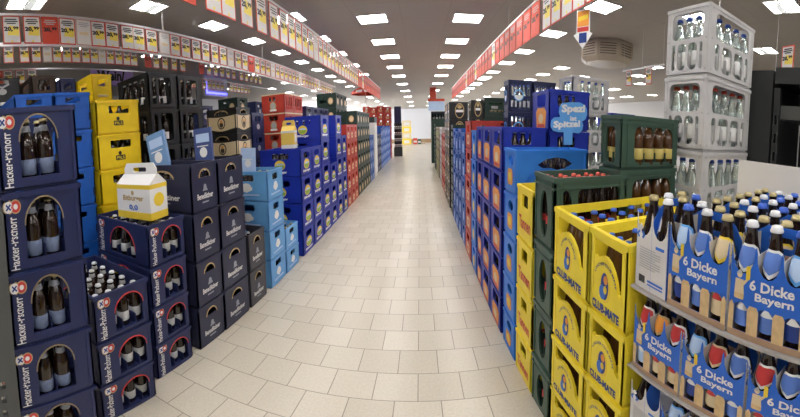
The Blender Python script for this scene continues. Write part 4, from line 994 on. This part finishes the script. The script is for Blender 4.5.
# ------------------------------------------------------------------ ceiling lights
LIT = mat('lit diffuser', (1, 1, 1), .5, var=0, emit=(1., .97, .93, 12.))
FRM = mat('fixture frame', (.75, .74, .72), .5, var=0)
def fixture_meshes():
    w, l = .52, .48
    f = MB(); f.box(-w/2, -l/2, -.012, w/2, -l/2+.02, .0, FRM); f.box(-w/2, l/2-.02, -.012, w/2, l/2, .0, FRM); f.box(-w/2, -l/2+.02, -.012, -w/2+.02, l/2-.02, 0, FRM); f.box(w/2-.02, -l/2+.02, -.012, w/2, l/2-.02, 0, FRM); f.box(-w/2+.02, -.012, -.012, w/2-.02, .012, 0, FRM)
    d = MB(); d.box(-w/2+.02, -l/2+.02, -.005, w/2-.02, -.012, -.002, LIT); d.box(-w/2+.02, .012, -.005, w/2-.02, l/2-.02, -.002, LIT)
    v = MB()
    for i in range(1, 10): 
        x = -w/2+.02+(w-.04)*i/10; v.box(x-.004, .01, -.026, x+.004, .11, -.006, STEELG)
    return f.mesh('frame'), d.mesh('diffuser'), v.mesh('louvre')
FX = fixture_meshes()
lights = []
for y in [-1.3, .5, 2.2, 3.85, 5.5, 7.1, 8.7, 10.3, 12.2, 14.6, 17.5, 21, 25.5, 31]:
    lights.append((-.80, y, 'over the aisle on the navy side')); lights.append((.86, y+.05, 'over the aisle on the yellow side'))
for y in [1.25, 2.87, 4.3, 5.66, 6.96, 8.3, 9.7, 11.2, 12.8, 14.5, 17, 20]: lights.append((-3.25 if y > 2.5 else -3.6, y, 'over the second navy lane'))
for y in [1.0, 4.88, 6.4, 7.9, 9.6, 11.4]: lights.append((-2.12, y, 'just behind the navy card rail'))
for y in [.6, 2.3, 4.12, 5.95, 7.75, 9.4, 11.2, 13, 15, 18]: lights.append((2.68, y, 'behind the yellow card rail'))
for y in [1.8, 3.3, 9.35, 10.95, 13, 16]: lights.append((3.98 if y < 4 else 4.55, y, 'over the black cabinet lane'))
for x, y in [(6.0, 3.07), (6.45, 6.96), (7.2, 8.6), (8.5, 10), (6.0, 10.5), (9.5, 7), (9, 13), (7, 13.5), (11, 10), (11.5, 15)]: lights.append((x, y, 'in the outer lane beyond the cabinet'))
for x, y in [(-5.2, 2.6), (-5.2, 4.6), (-5.2, 6.8), (-5.2, 9), (-5.2, 11.5), (-7.6, 3.5), (-7.6, 7), (-7.6, 10.5), (-5.2, 15), (-7.6, 15)]: lights.append((x, y, 'in the outer navy-side lanes'))
for y in [12.5, 14.5, 16.5, 18.5, 21, 24, 27, 30, 33]:  # extra rows of lights added to brighten the far end
    for x in (-6.4, -4.9, -3.3, 2.7, 4.6, 6.6, 9, 11.5): lights.append((x, y, 'added to brighten the far hall'))
for x in (-3.3, -1.6, 1.7, 3.2):  # unseen lights added behind the camera as general fill
    for y in (-2.9, -1.3): lights.append((x, y, 'added unseen behind the viewpoint'))
cnt = {}
for x, y, w_ in lights:
    cnt[w_] = cnt.get(w_, -1)+1
    t = empty('ceiling_light', (x, y, ZC-.001)); tag(t, clip16('square louvred ceiling light %s, %s from the front' % (w_, ordn(cnt[w_]))), 'ceiling light', 'square louvred ceiling lights')
    t.scale = (.62 if x < -3 else .85 if x > 2 else 1, 1, 1)
    inst('light_frame', FX[0], t); inst('diffuser', FX[1], t); inst('louvre', FX[2], t)

w = bpy.data.worlds.new('world'); SC.world = w; w.use_nodes = True
w.node_tree.nodes['Background'].inputs[0].default_value = (.5, .5, .52, 1); w.node_tree.nodes['Background'].inputs[1].default_value = .2

# ------------------------------------------------------------------ camera (the photograph is a wide panorama: long/lat picture)
fx, cx, cy, ya, pi_, ro, fy = 309.06692, 409.62648, 162.04133, -.03498, .091, -.0183, 398.24414
cam = bpy.data.cameras.new('camera'); co = bpy.data.objects.new('camera', cam); C.objects.link(co); SC.camera = co
cam.type = 'PANO'; cam.panorama_type = 'EQUIRECTANGULAR'
cam.longitude_min = -cx/fx; cam.longitude_max = (800-cx)/fx; cam.latitude_max = cy/fy; cam.latitude_min = -(417-cy)/fy
def rot(y, p, r):
    a = Matrix(((math.cos(y), 0, math.sin(y)), (0, 1, 0), (-math.sin(y), 0, math.cos(y))))
    b = Matrix(((1, 0, 0), (0, math.cos(p), -math.sin(p)), (0, math.sin(p), math.cos(p))))
    c = Matrix(((math.cos(r), -math.sin(r), 0), (math.sin(r), math.cos(r), 0), (0, 0, 1)))
    return a @ b @ c
R = rot(ya, pi_, ro)
S = lambda j: Vector((R[0][j], R[2][j], R[1][j]))
mw = Matrix((S(0), S(1), -S(2))).transposed().to_4x4(); mw.translation = Vector((0, 0, H0))
co.matrix_world = mw
cam.clip_start = .02; cam.clip_end = 100

# ------------------------------------------------------------------ which bottles and crates the photograph shows
bpy.context.view_layer.update()
from mathutils.bvhtree import BVHTree
EYE = Vector((0, 0, H0)); INV = mw.inverted()
_V = []; _F = []; _own = []
_cb = {o.name: o for o, _, _, _ in CRATES}
_lc = {}
for o in SC.objects:
    if o.type != 'MESH' or (o.parent is not None and o.parent.name in _cb) or o.name.startswith('price_card'): continue
    me = o.data
    if me.name not in _lc:
        co_ = [0.]*(3*len(me.vertices)); me.vertices.foreach_get('co', co_)
        _lc[me.name] = ([Vector(co_[i:i+3]) for i in range(0, len(co_), 3)], [tuple(p.vertices) for p in me.polygons])
    vs0, fs0 = _lc[me.name]; M_ = o.matrix_world; off = len(_V)
    _V += [M_ @ v for v in vs0]; _F += [tuple(i+off for i in f) for f in fs0]; _own += [o.name]*len(fs0)
BVH = BVHTree.FromPolygons(_V, _F, all_triangles=False)
def in_frame(p):
    q = INV @ Vector(p); x, y, z = q.x, q.y, -q.z
    px = cx+fx*math.atan2(x, z); py = cy-fy*math.atan2(y, math.hypot(x, z))
    return -5 < px < 805 and -5 < py < 422
def sees(p, tol=.012, own=None):
    if not in_frame(p): return False
    d = Vector(p)-EYE; L_ = d.length; d.normalize()
    o_ = EYE.copy(); left = L_
    loc, n_, i_, dist = BVH.ray_cast(o_, d, L_-tol)
    if loc is None: return True
    return own is not None and _own[i_] == own.name
vis_c = []; hid_c = []
for (o, L_, D_, h_) in CRATES:
    n_ = 0
    pts = []
    for u in (-.45, -.25, 0, .25, .45):
        for v in (.04, .3, .55, .8, .97): pts += [(u*L_, -D_/2, v*h_), (-L_/2, u*D_, v*h_), (L_/2, u*D_, v*h_)]
        pts += [(u*L_, -D_/2+.007, h_), (u*L_, D_/2-.007, h_), (-L_/2+.007, u*D_, h_), (L_/2-.007, u*D_, h_)]
    mwo = o.matrix_world
    for p in pts:
        if sees(mwo @ Vector(p), .004, o): n_ += 1
    (vis_c if n_ >= 1 else hid_c).append((o, (mwo.translation-EYE).length, n_))
vis_c.sort(key=lambda a: a[1])
print('crates visible', len(vis_c), 'hidden', len(hid_c))
MAXC = 298
rest = hid_c+vis_c[MAXC:]
def merge(objs, name):
    B = MB()
    for o in objs:
        M = o.matrix_world.copy(); me = o.data
        ml = list(me.materials); off = len(B.v)
        B.v += [tuple(M @ v.co) for v in me.vertices]
        for p in me.polygons:
            B.f.append(tuple(off+i for i in p.vertices)); B.m.append(B.mi(ml[p.material_index])); B.sm.append(p.use_smooth)
    return B.build(name)
if rest:
    objs = []
    for o, _, _ in rest: objs += [o]+list(o.children)
    m_ = merge(objs, 'distant_crates'); tag(m_, 'remaining stacked drinks crates far down the aisle and behind the front stacks', 'crates', None, 'stuff')
    for o in objs: bpy.data.objects.remove(o)
vb = []
for a in CAND:
    (x, y, z), h_, r_ = a[1], a[2], a[3]
    d = (EYE-Vector((x, y, z))); d.z = 0; d.normalize(); sd = Vector((-d.y, d.x, 0)); n_ = 0
    for f_ in (.08, .25, .45, .65, .85, 1.02):
        rr = r_*1.03 if f_ < .6 else r_*.55
        for k_ in (-.8, 0, .8):
            p = Vector((x, y, z+h_*f_))+d*rr*(1-abs(k_)*.5)+sd*rr*k_
            if sees(p, .003): n_ += 1
    if n_: vb.append(((Vector((x, y, z))-EYE).length-.01*n_, a))
vb.sort(key=lambda q: q[0])
MAXB = 292
print('bottle candidates', len(CAND), 'visible', len(vb))
for _, a in vb[:MAXB]: bottle_now(*a)
_keep = []
for _, a in vb[MAXB:]:
    for n, me in bottle_meshes(a[0], a[2], a[3], 8):
        o = inst('tmp', me, None, a[1]); _keep.append(o)
if _keep:
    bpy.context.view_layer.update(); m_ = merge(_keep, 'distant_bottles'); tag(m_, 'remaining small bottles seen in the windows of the farther crates', 'bottles', None, 'stuff')
    for o in _keep: bpy.data.objects.remove(o)
vs_ = SC.view_settings
SC.display_settings.display_device = 'sRGB'; vs_.view_transform = 'Standard'; vs_.look = 'None'; vs_.gamma = 1; vs_.use_curve_mapping = False
vs_.exposure = .98
SC.cycles.max_bounces = 8
print('objects', len(SC.objects))
